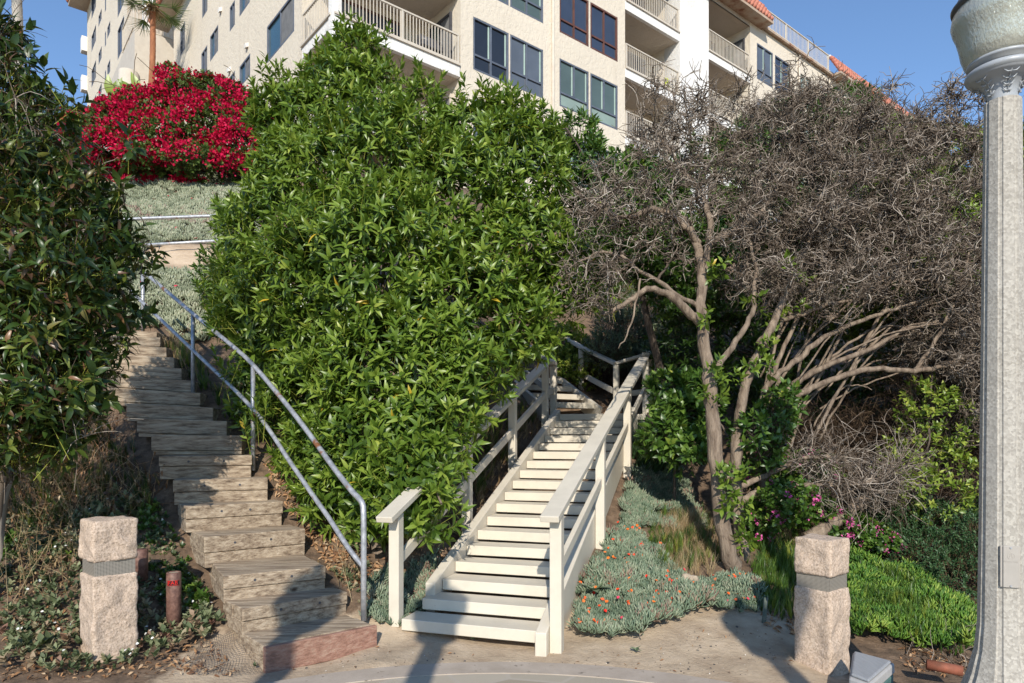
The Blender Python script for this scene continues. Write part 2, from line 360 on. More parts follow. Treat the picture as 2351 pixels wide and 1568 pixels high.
M['glassl'] = glass('pale_blind_glass', (.28, .36, .31)); M['screen'] = surf('window_screen', [(.3, (.13, .13, .13)), (.7, (.20, .20, .20))], 4, .8)
M['glasst'] = glass('teal_window_glass', (.05, .11, .15))
def tile():
    m, n, l, b = newmat('clay_roof_tile'); t = tex(n, l, scale=1.6, detail=6); c = ramp(n, l, t.outputs[0], [(.3, (.42, .14, .09)), (.6, (.56, .22, .15)), (.8, (.64, .32, .24))])
    l.new(c, b.inputs['Base Color']); b.inputs['Roughness'].default_value = .8; t2 = tex(n, l, scale=12); bump(n, l, t2.outputs[0], b, .3, .02); return m
M['tile'] = tile()
M['rust'] = surf('rusty_gutter', [(.35, (.45, .38, .30)), (.55, (.40, .28, .20)), (.7, (.22, .09, .05))], 2.2, .8, .1, .01)
# ---------------------------------------------------------------- stair data measured in metres from the survey points
SU = np.array([.3057, .9521]); SV = np.array([.9521, -.3057]); SO = np.array([-.795, 5.5])
def WS(a, b, z): q = SO+SV*a+SU*b; return Vector((q[0], q[1], z))      # white stair frame
RUN, RISE, Z1, SWID = .29, .107, .134, 1.04
WOOD = [  # left X,Y,depth | right X,Y,depth | face height
 (603,1482,4.76, 852,1433,5.31,.17),(557,1398,5.06, 798,1359,5.61,.17),(513,1323,5.32, 748,1300,5.74,.18),(469,1233,5.84, 701,1214,6.38,.23),
 (427,1163,6.16, 650,1151,6.65,.20),(397,1102,6.46, 615,1097.5,6.78,.20),(364.5,1047,6.7, 578.6,1045,6.95,.19),(347,999,6.95, 555.6,1000,7.12,.16),
 (314,959,7.2, 520.5,967,7.35,.16),(290,926,7.4, 489,936,7.55,.15),(261,892,7.62, 460,902,7.8,.15),(240,860,7.85, 439,874,8.0,.14),
 (222,833,8.1, 417,846,8.25,.14),(214,811,8.35, 400,821,8.5,.13),(205,788,8.65, 382,798,8.8,.13),(200,770,8.95, 368,774,9.1,.13),(205,757,9.3, 360,762,9.4,.12)]
# ---------------------------------------------------------------- terrain
ctl = [(-9,0,0),(-4,0,0),(0,0,-.07),(3,0,-.2),(9,0,-.2),(-6.5,4,.08),(-3.6,4.2,0),(-2.2,4.6,.0),(-1,4.9,0),(.4,5.1,-.02),(1.5,5.25,-.03),(2,4.9,-.08),(2.6,5.1,-.18),(3,4.2,-.18),(5,4.3,-.16),(0,3.2,-.07),(1.5,3.2,-.07),
 (-4,5,.14),(-5.2,5.2,.25),(-3.4,5.5,.32),(-2.65,5.34,.08),(-5,6.2,.75),(-5,8,2.1),(-6,10,3.6),(-9,8,2.3),(-10,12,4.5),(-7.5,6,1.0),
 (-.98,5.45,.0),(-1.0,5.9,.2),(-.8,6.8,.72),(-1.0,8,1.5),(-1.6,7.2,1.15),(-1.4,9,2.3),(-.6,10,2.6),(-1,12,4.2),
 (.75,5.75,.12),(.95,6.5,.35),(1.35,7.2,.49),(1.9,8.7,.68),(1.9,6.4,.2),(2.15,6.7,.3),(2.6,7.6,.55),(2.2,10,1.3),(2.6,11.6,2.0),(.9,11,1.65),(.3,11.6,2.3),(1.2,13,3.0),(2.5,14,3.9),
 (3,5.8,-.05),(3.6,6.2,-.02),(3.95,7.6,.18),(4.4,6.4,-.05),(3.3,6.8,.16),(5.8,8.4,.25),(4.85,10.4,1.4),(3.9,8.7,.5),(5,12,2.4),(8,12,2.2),(8,6,0.0),(10,9,.9),(5,16,6.0),(9,16,5.2),(6,20,8),(13,20,7.5),(13,12,3.5),
 (-4.5,14,5.9),(-8,16,7.6),(-5,20,9.6),(-9,20,10.2),(-12,18,9),(-1,16,6.5),(0,20,8.8),(-14,24,11.5),(-6,24,10.4),(3,24,9),(14,24,9)]
def addc(X, Y, d): p = P(X, Y, d); ctl.append((p.x, p.y, p.z))
for a in ((380,768,9.75),(450,700,10.4),(450,640,11.5),(430,590,12.3),(400,545,13.2),(480,560,13.2),(380,460,15.3),(350,405,16.8),(480,440,15.6),(260,470,14.8),(560,650,11.4)): addc(*a)
for i, (x0, y0, d0, x1, y1, d1, h) in enumerate(WOOD):
    p, q = P(x0, y0, d0), P(x1, y1, d1); low = .05 if i > 1 else 0
    if i > 0 and i % 2 == 0 or i in (1, 3): ctl.append((p.x-.22, p.y+.12, p.z-h-.10-low)); ctl.append((q.x+.2, q.y+.15, q.z-h-.02))
    ctl.append(((p.x+q.x)/2, (p.y+q.y)/2+.12, (p.z+q.z)/2-h-.03))
for b in (.5, 1.6, 2.7, 3.8, 4.8):
    zz = Z1+RISE*b/RUN
    for a in (-.35, .5, 1.05): p = WS(a, b, zz-.30); ctl.append((p.x, p.y, max(p.z, -.03)))
ctl = np.array(ctl, float)
XY = ctl[:, :2]; Dm = np.linalg.norm(XY[:, None]-XY[None], axis=2)
A_ = np.block([[-Dm+np.eye(len(ctl))*.05*-1, np.hstack([XY, np.ones((len(ctl), 1))])], [np.hstack([XY, np.ones((len(ctl), 1))]).T, np.zeros((3, 3))]])
Wt = np.linalg.solve(A_, np.concatenate([ctl[:, 2], np.zeros(3)]))
def gzr(x, y):
    x = np.clip(np.atleast_1d(np.asarray(x, float)), -14, 15); y = np.clip(np.atleast_1d(np.asarray(y, float)), -1, 25)
    q = np.stack([x, y], 1); out = np.empty(len(q))
    for i in range(0, len(q), 20000):
        s = q[i:i+20000]; D = np.linalg.norm(s[:, None]-XY[None], axis=2); out[i:i+20000] = -D@Wt[:-3]+s@Wt[-3:-1]+Wt[-1]
    return out
PCX, PCY, PR = -.08, 1.9, 3.0
def gz(x, y):
    x = np.atleast_1d(np.asarray(x, float)); y = np.atleast_1d(np.asarray(y, float)); z = gzr(x, y)
    r = np.hypot(x-PCX, y-PCY); k = np.clip((PR+.02-r)/.1, 0, 1); z = np.where(k > 0, z*(1-k)+k*np.minimum(z, -.09), z)
    far = np.clip((y-26)/30, 0, 1); return np.where(y < 1, np.minimum(z, -.06), z)*(1-far)+far*10.5
def ax(lo, hi, step, ends):
    return np.concatenate([ends[0], np.arange(lo, hi+1e-6, step), ends[1]])
gx = ax(-8, 9, .075, ([-400, -120, -60, -35, -24, -18, -14, -11, -9.5, -8.6], [9.5, 10.2, 11.5, 14, 18, 26, 40, 80, 160, 400]))
gy = ax(3.0, 18, .075, ([-300, -60, -20, -8, -3, 0, 1.5, 2.4], [18.5, 19.3, 20.5, 22, 24, 27, 32, 40, 60, 100, 200, 500]))
GX, GY = np.meshgrid(gx, gy); fx, fy = GX.ravel(), GY.ravel(); fz = gz(fx, fy)
inn = (fy > 3) & (fy < 18) & (abs(fx) < 9)
nz = np.array([noise.fractal(Vector((a*1.1, b*1.1, 0)), 1, 2, 5)*.05+noise.noise(Vector((a*6, b*6, 3)))*.012 if i else 0 for a, b, i in zip(fx, fy, inn)])
flat = np.clip((fz-.02)/.3, .12, 1); rr = np.hypot(fx-PCX, fy-PCY); fz = fz+nz*flat*(rr > PR+.05)
nx, ny = len(gx), len(gy); idx = np.arange(nx*ny).reshape(ny, nx)
q = np.stack([idx[:-1, :-1], idx[:-1, 1:], idx[1:, 1:], idx[1:, :-1]], -1).reshape(-1, 4)
# soil kinds: sand on the flat, dark soil under the shrubs, pale bare dirt on the path above
fl = np.clip(1-(fz-.03)/.22, 0, 1)*np.clip(1-(np.maximum(-fx-2.0, 0))/.7, 0, 1)*np.clip(1-(fx-2.2)/.5, 0, 1)
dp = P(425, 592, 12.3); bare = np.clip(1.5-np.hypot((fx-dp.x)/1.0, (fy-dp.y)/.8)+1.1*np.array([noise.noise(Vector((a*1.3, b*1.3, 8))) if i else 0 for a, b, i in zip(fx, fy, inn)]), 0, 1)
def ground_mat():
    m, n, l, b = newmat('sandy_soil'); a = n.new('ShaderNodeAttribute'); a.attribute_name = 'rnd'; a2 = n.new('ShaderNodeAttribute'); a2.attribute_name = 'bare'
    t = tex(n, l, scale=3.5, detail=10, rough=.7); sand = ramp(n, l, t.outputs[0], [(.3, (.33, .245, .165)), (.55, (.46, .36, .25)), (.75, (.54, .43, .31))])
    t2 = tex(n, l, scale=7, detail=10, rough=.75); soil = ramp(n, l, t2.outputs[0], [(.3, (.06, .04, .025)), (.55, (.16, .105, .065)), (.75, (.26, .18, .12))])
    nf = tex(n, l, scale=9, detail=6); ad = n.new('ShaderNodeMath'); ad.operation = 'MULTIPLY_ADD'; l.new(nf.outputs[0], ad.inputs[0]); ad.inputs[1].default_value = .8; 
    sb = n.new('ShaderNodeMath'); sb.operation = 'SUBTRACT'; l.new(a.outputs['Fac'], sb.inputs[0]); sb.inputs[1].default_value = .4; l.new(sb.outputs[0], ad.inputs[2])
    f = ramp(n, l, ad.outputs[0], [(.35, (0, 0, 0)), (.6, (1, 1, 1))]); c = mix(n, l, f, soil, sand)
    pb = tex(n, l, 'ShaderNodeTexVoronoi', scale=38); f2 = ramp(n, l, pb.outputs['Distance'], [(.10, (1, 1, 1)), (.15, (0, 0, 0))])
    pn = tex(n, l, scale=13, detail=3); f3 = ramp(n, l, pn.outputs[0], [(.56, (0, 0, 0)), (.62, (.8, .8, .8))]); f4 = mix(n, l, 1, f2, f3, 'MULTIPLY')
    c = mix(n, l, f4, c, (.10, .075, .06)); c = mix(n, l, a2.outputs['Fac'], c, ramp(n, l, t.outputs[0], [(.3, (.42, .30, .19)), (.7, (.60, .47, .33))]))
    l.new(c, b.inputs['Base Color']); b.inputs['Roughness'].default_value = .95
    t5 = tex(n, l, scale=45, detail=8, rough=.75); x = bump(n, l, t5.outputs[0], b, .5, .02); bump(n, l, t.outputs[0], b, .5, .05, x); return m
g = npmesh('ground', np.stack([fx, fy, fz], 1), q.ravel(), np.full(len(q), 4), ground_mat(), None, fl, True)
at = g.data.attributes.new('bare', 'FLOAT', 'POINT'); at.data.foreach_set('value', bare.astype(np.float32)); tagit(g, kind='structure')
def hit(X, Y, d0=3.0, d1=30.0):                  # where the sight line through a point of the survey photo meets the ground
    ds = np.linspace(d0, d1, 500); xs = (X-CX)/FPX*ds; zs = EYE+(HY-Y)/FPX*ds; g_ = gz(xs, ds); k = np.argmax(zs < g_)
    return Vector((xs[k], ds[k], g_[k])) if zs[k] < g_[k] else None

# plaza: curved concrete band and flagstones
def arc(r0, r1, z0, z1, n=120, a0=0, a1=2*math.pi):
    m = MB(); vs = []; fs = []
    for i in range(n+1):
        a = a0+(a1-a0)*i/n; c, s_ = math.cos(a), math.sin(a)
        vs += [(PCX+r0*c, PCY+r0*s_, z0), (PCX+r1*c, PCY+r1*s_, z0), (PCX+r1*c, PCY+r1*s_, z1), (PCX+r0*c, PCY+r0*s_, z1)]
    for i in range(n):
        k = 4*i; fs += [(k+3, k+2, k+6, k+7), (k+1, k+5, k+6, k+2), (k, k+3, k+7, k+4)]
    return m.add(vs, fs)
def concrete(name, a, b_):
    return surf(name, [(.3, a), (.7, b_)], 5, .9, .35, .006, bscale=60, spots=(14, .64, tuple(x*.6 for x in a)))
o = arc(2.77, 3.0, -.10, -.008).build('kerb_band', concrete('pinkish_concrete', (.36, .30, .24), (.46, .39, .32))); tagit(o, kind='structure')
def flag():
    m, n, l, b = newmat('flagstone'); v = tex(n, l, 'ShaderNodeTexVoronoi', scale=2.1); h = n.new('ShaderNodeSeparateColor'); l.new(v.outputs['Color'], h.inputs[0])
    c = ramp(n, l, h.outputs[0], [(0, (.30, .25, .18)), (.5, (.42, .37, .29)), (1, (.40, .33, .25))])
    v2 = tex(n, l, 'ShaderNodeTexVoronoi', scale=2.1); v2.feature = 'DISTANCE_TO_EDGE'; f = ramp(n, l, v2.outputs['Distance'], [(.02, (1, 1, 1)), (.04, (0, 0, 0))])
    c = mix(n, l, f, c, (.42, .37, .30)); l.new(c, b.inputs['Base Color']); b.inputs['Roughness'].default_value = .8; bump(n, l, v2.outputs['Distance'], b, .3, .01); return m
m = MB(); nn = 96; m.add([(PCX+2.768*math.cos(2*math.pi*i/nn), PCY+2.768*math.sin(2*math.pi*i/nn), -.014) for i in range(nn)], [tuple(range(nn))])
tagit(m.build('plaza_paving', flag()), kind='structure')

# ---------------------------------------------------------------- weathered timber staircase
p0 = P(700, 1430, 5.2)
st = thing('timber_staircase', 'weathered grey timber steps climbing into shade beside the dark shrub', 'staircase', (p0.x, p0.y, 0))
NW = len(WOOD)
for i, (x0, y0, d0, x1, y1, d1, h) in enumerate(WOOD):
    L, R = P(x0, y0, d0), P(x1, y1, d1); t = (R-L); th = t.normalized(); back = Vector((-t.y, t.x, 0)).normalized()
    zt = Vector((0, 0, 1)); r = random.random
    nd = ((P(*WOOD[i+1][:3])+P(*WOOD[i+1][3:6]))/2-(L+R)/2).dot(back) if i < NW-1 else .3
    dep = max(.30, abs(nd)+.12); hh = h*(.52+.1*r()) if i < 7 else h-.004
    m = MB()
    def slab(a0, a1, zt_, zb_, e0=0, e1=0):
        b4 = [L+th*e0+back*a0, R+th*e1+back*a0, R+th*e1+back*a1, L+th*e0+back*a1]
        m.hexa([p+zt*zb_ for p in b4], [p+zt*zt_ for p in b4])
    f0 = dep*.48
    slab(0, f0-.004, 0, -hh, 0, 0); slab(f0+.004, dep, -.004+.006*r(), -hh, -.01+.02*r(), .02*r()-.01)
    slab(.006+.008*r(), dep-.01, -hh-.004, -h-.04, .012*r(), -.012*r())
    # bolt holes
    s = m.build('step', M['timber'], st, bevel=.007)
    if i == 0:
        f = MB(); b4 = [L+th*.0-back*.042, R+th*.03-back*.042, R+th*.03-back*.002, L-back*.002]
        f.hexa([p-zt*.20 for p in b4], [p-zt*.006 for p in b4]).build('riser_board', M['redwood'], st, bevel=.006)
    if i < 7:
        for k in (.28, .62):
            c = L+t*(k+.1*r())-zt*h*.3; MB().tube([c-back*.0015, c+back*.01], .011, 10).build('bolt', M['darkmetal'], s)

# ---------------------------------------------------------------- cream painted staircase
p0 = WS(.5, 0, 0)
ws = thing('painted_staircase', 'cream painted wooden staircase with open risers and handrails climbing past the big shrub', 'staircase', (p0.x, p0.y, 0))
u3 = Vector((SU[0], SU[1], 0)); v3 = Vector((SV[0], SV[1], 0))
for i in range(18):
    z = Z1+RISE*i; b = RUN*i; m = MB(); e0 = 0 if i > 1 else (-.11 if i == 0 else -.06); r = random.uniform
    bot = [WS(e0+.002, b+r(-.004, .004), z-.093), WS(SWID-.002, b+r(-.004, .004), z-.093), WS(SWID-.002, b+.272, z-.093), WS(e0+.002, b+.272, z-.093)]
    dz = r(-.003, .003); dz2 = r(-.003, .003)
    m.hexa([q_+Vector((0, 0, d)) for q_, d in zip(bot, (dz, dz2, dz2, dz))], [q_+Vector((0, 0, .093+d)) for q_, d in zip(bot, (dz, dz2, dz2, dz))])
    m.build('tread', M['paint'], ws, bevel=.006)
SL = RISE/RUN; LB = RUN*17
def stringer(a0, a1, b0, b1, off, depth):
    zt0, zt1 = Z1+SL*b0+off, Z1+SL*b1+off; m = MB()
    if b0 < 0: bb = [(b0, -.05), (.55, -.05+.0), (b1, zt1-depth)]
    pr = [(b0, max(zt0-depth, -.06)), (b0+.5, max(zt0+SL*.5-depth, -.06)), (b1, zt1-depth), (b1, zt1), (b0, zt0)]
    vs = [WS(a0, b, z) for b, z in pr]+[WS(a1, b, z) for b, z in pr]; n = 5
    m.add(vs, [tuple(range(n))[::-1], tuple(range(n, 2*n))]+[(k, (k+1) % n, (k+1) % n+n, k+n) for k in range(n)]); return m
stringer(SWID+.002, SWID+.092, -.09, LB+.15, .045, .36).build('stringer', M['paint'], ws, bevel=.008)
stringer(-.092, -.002, .42, LB+.05, .05, .36).build('stringer', M['paint'], ws, bevel=.008)
def post(a, b, zt, zb, w=.092, n='post'):
    c = WS(a, b, (zt+zb)/2); return MB().obox(c, v3*w/2, u3*w/2, (0, 0, (zt-zb)/2)).build(n, M['paint'], ws, bevel=.006)
def rz(b, z0, b0, z1, b1): return z0+(z1-z0)*(b-b0)/(b1-b0)
AR, AL = SWID+.142, -.19
for b in (.03, 1.85, 3.72, 5.69):
    zt = rz(b, 1.06, 0, 2.87, 5.69)-.052; post(AR, b, zt+.03 if b > 5 else zt, max(-.12, Z1+SL*b-.75) if b < 5 else 1.3)
for b in (.07, 1.66, 3.22, 4.81): post(AL, b, rz(b, 1.01, 0, 2.71, 4.81)-.052, Z1+SL*b-.45 if b > 1 else .05)
MB().beam(WS(AR-.02, -.12, rz(-.12, 1.06, 0, 2.87, 5.69)-.025), WS(AR-.02, 5.64, 2.85-.025), .145, .05).build('handrail', M['paint'], ws, bevel=.006)
MB().beam(WS(AL-.01, -.12, rz(-.12, 1.01, 0, 2.71, 4.81)-.025), WS(AL-.01, 4.78, 2.70-.025), .145, .05).build('handrail', M['paint'], ws, bevel=.006)
for b0, b1 in ((.08, 1.80), (1.90, 3.67), (3.77, 5.64)):
    MB().beam(WS(AR, b0, rz(b0, 1.06, 0, 2.87, 5.69)-.48), WS(AR, b1, rz(b1, 1.06, 0, 2.87, 5.69)-.48), .042, .09).build('mid_rail', M['paint'], ws, bevel=.005)
for b0, b1 in ((.12, 1.61), (1.71, 3.17), (3.27, 4.76)):
    MB().beam(WS(AL, b0, rz(b0, 1.01, 0, 2.71, 4.81)-.46), WS(AL, b1, rz(b1, 1.01, 0, 2.71, 4.81)-.46), .042, .09).build('mid_rail', M['paint'], ws, bevel=.005)
# landing
m = MB(); q4 = [WS(-.25, LB+.28, 0), WS(SWID+.19, LB+.28, 0), WS(SWID+.19, LB+1.55, 0), WS(-.1, LB+1.6, 0)]
ZL = Z1+RISE*17
m.hexa([p+Vector((0, 0, ZL-.09)) for p in q4], [p+Vector((0, 0, ZL-.002)) for p in q4]).build('landing', M['paint'], ws, bevel=.006)
m = MB(); m.beam(WS(-.2, LB+.34, ZL-.22), WS(SWID+.18, LB+.34, ZL-.22), .05, .24); m.beam(WS(SWID+.15, LB+.4, ZL-.22), WS(SWID+.15, LB+1.5, ZL-.22), .05, .24); m.build('landing_joist', M['paint'], ws, bevel=.004)
def wpost(X, d, Yt, zb, n='post', w=.092):
    t = P(X, Yt, d); return MB().obox((t.x, t.y, (t.z+zb)/2), v3*w/2, u3*w/2, (0, 0, (t.z-zb)/2)).build(n, M['paint'], ws, bevel=.006), t
_, L5 = wpost(1271, 10.8, 838, 1.7); _, F1 = wpost(1415, 11.4, 838, 1.75); _, R5 = wpost(1490, 11.25, 812, 1.2); _, R6 = wpost(1509, 10.95, 828, 1.0); _, F2 = wpost(1335, 12.3, 800, 2.2)
Lp = WS(AL, 4.81, 2.70); Rp = WS(AR, 5.69, 2.86); up = Vector((0, 0, 1))
MB().beam(Lp+up*.03, L5+up*.02, .12, .05).build('handrail', M['paint'], ws, bevel=.005)
MB().beam(Lp-up*.42, L5-up*.42, .04, .09).build('mid_rail', M['paint'], ws, bevel=.005)
for a, b in ((F1, R5),): MB().beam(a+up*.027, b+up*.0-up*.0, .12, .05).build('handrail', M['paint'], ws, bevel=.005); MB().beam(a-up*.5, b-up*.62, .04, .09).build('mid_rail', M['paint'], ws, bevel=.005)
MB().beam(R5+up*.025, R6+up*.025, .12, .05).build('handrail', M['paint'], ws, bevel=.005)
MB().beam(Rp+up*.03-u3*.03, R5-up*.1, .12, .05).build('handrail', M['paint'], ws, bevel=.005)
MB().beam(Rp-up*.5, R6-up*.55, .04, .09).build('mid_rail', M['paint'], ws, bevel=.005)
# upper flight turning left behind the shrub
U2 = Vector((-.5, .866, 0)); V2 = Vector((.866, .5, 0)); Q0 = Vector((1.42, 11.4, 2.0)); s2 = .50
for i in range(11):
    c = Q0+U2*(.32*i+.14)-V2*.55+up*(.13+.16*i); MB().obox(c, V2*.5, U2*.14, up*.045).build('tread', M['paint'], ws, bevel=.005)
for off in (0, -1.1):
    a = Q0+V2*off-U2*.05+up*(-.02); MB().beam(a, a+U2*3.8+up*3.8*s2, .07, .27).build('stringer', M['paint'], ws, bevel=.005)
e = F2+U2*2.6+up*1.25
for a, b, zz in ((F1+up*.02, F2+up*.02, 0), (F2+up*.02, e, 0)):
    MB().beam(a, b, .12, .05).build('handrail', M['paint'], ws, bevel=.005)
    MB().beam(a-up*.48+V2*0, b-up*.48, .04, .09).build('mid_rail', M['paint'], ws, bevel=.005)
e2 = L5+U2*3.4+up*1.6; MB().beam(L5+up*.03, e2, .12, .05).build('handrail', M['paint'], ws, bevel=.005); MB().beam(L5-up*.45, e2-up*.45, .04, .09).build('mid_rail', M['paint'], ws, bevel=.005)
m = MB(); m.obox(L5+U2*1.5+up*(.05-.1), V2*.045, U2*.045, up*.7).build('post', M['paint'], ws, bevel=.005)

# ---------------------------------------------------------------- galvanised pipe handrails
def smooth(pts, n=6):
    p = np.array([tuple(a) for a in pts]); out = []
    for i in range(len(p)-1):
        a, b, c, d = p[max(i-1, 0)], p[i], p[i+1], p[min(i+2, len(p)-1)]
        for k in range(n):
            t = k/n; out.append(.5*((2*b)+(-a+c)*t+(2*a-5*b+4*c-d)*t*t+(-a+3*b-3*c+d)*t**3))
    out.append(p[-1]); return out
b0 = P(835, 1424, 5.5)
hr = thing('pipe_handrail', 'curved galvanised pipe handrail with rust patches between the timber steps and the big shrub', 'handrail', tuple(b0))
RP = .0235
top = [P(835, 1300, 5.5), P(835, 1200, 5.5), P(833, 1160, 5.52), P(822, 1142, 5.57), P(805, 1124, 5.65), P(759, 1064, 5.9), P(707, 992, 6.25), P(655, 925, 6.6), P(583, 840, 7.05), P(538, 798, 7.35), P(442, 719, 7.95), P(335, 628, 9.0)]
MB().tube([b0]+smooth(top), RP, 12).build('top_rail', M['galv'], hr, True)
mid = [P(833, 1300, 5.52), P(800, 1258, 5.62), P(755, 1189, 5.85), P(717, 1135, 6.1), P(667, 1062, 6.45), P(580, 938, 7.05), P(442, 803, 7.95), P(328, 695, 8.9), P(300, 668, 9.2)]
MB().tube(smooth(mid), RP*.92, 12).build('mid_rail', M['galv'], hr, True)
for X, Y0, Y1, d in ((581, 842, 1080, 7.05), (443, 720, 902, 7.95), (328, 628, 760, 8.98)):
    MB().tube([P(X, Y0, d), P(X, Y1, d)], RP*.95, 12).build('post', M['galv'], hr, True)
b0 = P(295, 580, 13.0)
hr = thing('pipe_railing', 'galvanised two bar pipe railing crossing the ice plant slope above the steps', 'railing', tuple(b0))
MB().tube([P(205, 508, 11.9), P(295, 503, 12.2), P(480, 496, 12.7), P(560, 493, 12.9)], .03, 12).build('top_rail', M['galv'], hr, True)
MB().tube([P(270, 566, 12.1), P(480, 554, 12.7), P(560, 550, 12.9)], .028, 12).build('mid_rail', M['galv'], hr, True)
MB().tube([P(207, 508, 11.9), P(262, 566, 11.6), P(300, 596, 11)], .026, 12).build('mid_rail', M['galv'], hr, True)
for X, Y0, Y1, d in ((295, 504, 590, 12.2), (248, 560, 655, 10.8), (555, 494, 600, 12.9)): MB().tube([P(X, Y0, d), P(X, Y1, d)], .028, 12).build('post', M['galv'], hr, True)

# ---------------------------------------------------------------- granite bollards
def rough_block(name, c, w, ang, z0, z1, parent, seed, tr=.02, n=22):
    ca, sa = math.cos(ang), math.sin(ang); bm = MB(); nzv = max(6, int(n*(z1-z0)/w)); V = []; key = {}; F = []
    def vid(i, j, k):
        if (i, j, k) in key: return key[(i, j, k)]
        x, y, z = (i/n-.5)*w, (j/n-.5)*w, z0+(z1-z0)*k/nzv
        nx_, ny_, nz_ = (i == n)-(i == 0), (j == n)-(j == 0), (k == nzv)-(k == 0)
        q_ = Vector((x*7+seed*9, y*7, z*7)); dsp = (noise.fractal(q_, .9, 2.1, 5)*.55+max(0, noise.noise(q_*1.2))*.9)*tr
        cr = .006*(abs(nx_)+abs(ny_)+abs(nz_) > 1)+.012*(abs(nx_)+abs(ny_)+abs(nz_) > 2); s_ = dsp-cr
        if k == 0: nz_ = 0
        ln = max(1, math.sqrt(nx_**2+ny_**2+nz_**2)); x += nx_*s_/ln; y += ny_*s_/ln; z += nz_*s_*.6/ln
        key[(i, j, k)] = len(V); V.append((c[0]+x*ca-y*sa, c[1]+x*sa+y*ca, z)); return key[(i, j, k)]
    for i in range(n):
        for j in range(n):
            F.append((vid(i, j, nzv), vid(i+1, j, nzv), vid(i+1, j+1, nzv), vid(i, j+1, nzv)))
            F.append((vid(i, j, 0), vid(i, j+1, 0), vid(i+1, j+1, 0), vid(i+1, j, 0)))
    for k in range(nzv):
        for i in range(n):
            F.append((vid(i, 0, k), vid(i+1, 0, k), vid(i+1, 0, k+1), vid(i, 0, k+1))); F.append((vid(i+1, n, k), vid(i, n, k), vid(i, n, k+1), vid(i+1, n, k+1)))
            F.append((vid(0, i+1, k), vid(0, i, k), vid(0, i, k+1), vid(0, i+1, k+1))); F.append((vid(n, i, k), vid(n, i+1, k), vid(n, i+1, k+1), vid(n, i, k+1)))
    bm.v = V; bm.f = F; return bm.build(name, M['granite'], parent, True)
def bollard(corner, w, e1, e2, zb, za, zc, zt, label, seed):
    e1 = Vector(e1).normalized(); e2 = Vector(e2).normalized(); c = Vector(corner)+e1*w/2+e2*w/2; ang = math.atan2(e1.y, e1.x)
    t = thing('stone_bollard', label, 'bollard', (c.x, c.y, zb), 'granite bollards flanking the stairs')
    rough_block('shaft', (c.x, c.y), w, ang, zb-.15, za, t, seed); rough_block('cap', (c.x, c.y), w*1.0, ang, zc, zt, t, seed+5, .024)
    m = MB(); wi = w*.9; m.obox((c.x, c.y, (za+zc)/2), e1*wi/2, Vector((-e1.y, e1.x, 0))*wi/2, (0, 0, (zc-za)/2+.004)); o = m.build('mesh_band', M['perf'], t)
    uv = o.data.uv_layers.new(); 
    for p in o.data.polygons:
        n_ = p.normal; tt = Vector((-n_.y, n_.x, 0)) if abs(n_.z) < .5 else Vector((1, 0, 0))
        for li in p.loop_indices: v = o.data.vertices[o.data.loops[li].vertex_index].co; uv.data[li].uv = (v.dot(tt)+5, v.z+5+(0 if abs(n_.z) < .5 else v.y))
bollard((-2.916, 4.75, 0), .292, (.669, .743, 0), (-.743, .669, 0), 0.0, .625, .725, 1.012, 'granite bollard among the weeds left of the timber steps', 1)
bollard((2.312, 4.95, 0), .285, (-.616, .788, 0), (.788, .616, 0), -.2, .478, .582, .85, 'granite bollard on bare sand beside the lush green ground cover', 2)

# ---------------------------------------------------------------- brown stub pipes, stake, utility box, rock
def textmesh(s, size, extrude=.0005):
    c = bpy.data.curves.new('t', 'FONT'); c.body = s; c.size = size; c.extrude = extrude; c.align_x = 'CENTER'; c.align_y = 'CENTER'; c.resolution_u = 3
    o = bpy.data.objects.new('t', c); COL.objects.link(o); dg = bpy.context.evaluated_depsgraph_get(); me = bpy.data.meshes.new_from_object(o.evaluated_get(dg)); bpy.data.objects.remove(o); return me
pb = P(399, 1440, 5.34); zb = .05
t = thing('pipe_post', 'rust brown pipe post carrying a black and red sticker', 'post', (pb.x, pb.y, zb))
R_ = .054; zt = P(399, 1313, 5.34).z
MB().lathe((pb.x, pb.y, 0), [(R_, zb-.1), (R_, zt-.008), (R_-.005, zt), (R_-.012, zt), (R_-.014, zt-.03), (.001, zt-.03)], 32).build('shaft', M['pipe'], t, True)
MB().lathe((pb.x, pb.y, 0), [(R_-.014, zt-.035), (R_-.014, zt-.006), (.001, zt-.004)], 24).build('fill', M['rock'], t)
a0, a1 = math.radians(-115), math.radians(-20); zs0, zs1 = zt-.098, zt-.058
def cyl_patch(r, b0, b1, z0, z1, n=20):
    m = MB(); vs = []
    for i in range(n+1):
        a = b0+(b1-b0)*i/n; vs += [(pb.x+r*math.cos(a), pb.y+r*math.sin(a), z0), (pb.x+r*math.cos(a), pb.y+r*math.sin(a), z1)]
    return m.add(vs, [(2*i, 2*i+2, 2*i+3, 2*i+1) for i in range(n)])
stk = cyl_patch(R_+.0012, a0, a1, zs0, zs1).build('sticker', M['sticker'], t)
m = cyl_patch(R_+.0020, a0, a1, zs0, zs0+.002); q_ = cyl_patch(R_+.0020, a0, a1, zs1-.002, zs1); m.add(q_.v, q_.f); q_ = cyl_patch(R_+.0022, a0, a0+.05, zs0, zs1, 3); m.add(q_.v, q_.f)
m.build('border', M['red'], stk)
me = textmesh('FAB', .043)
for v in me.vertices:
    a = (a0+a1)/2-.06+v.co.x*1.0/(R_+.002); 
    r = R_+.0022+v.co.z; v.co = Vector((pb.x+r*math.cos(a), pb.y+r*math.sin(a), (zs0+zs1)/2+v.co.y*.95))
link('lettering', me, M['red'], stk)
pb2 = P(322, 1290, 5.75); t = thing('pipe_stub', 'short brown pipe stub half hidden behind the left granite bollard', 'post', (pb2.x, pb2.y, pb2.z-.02))
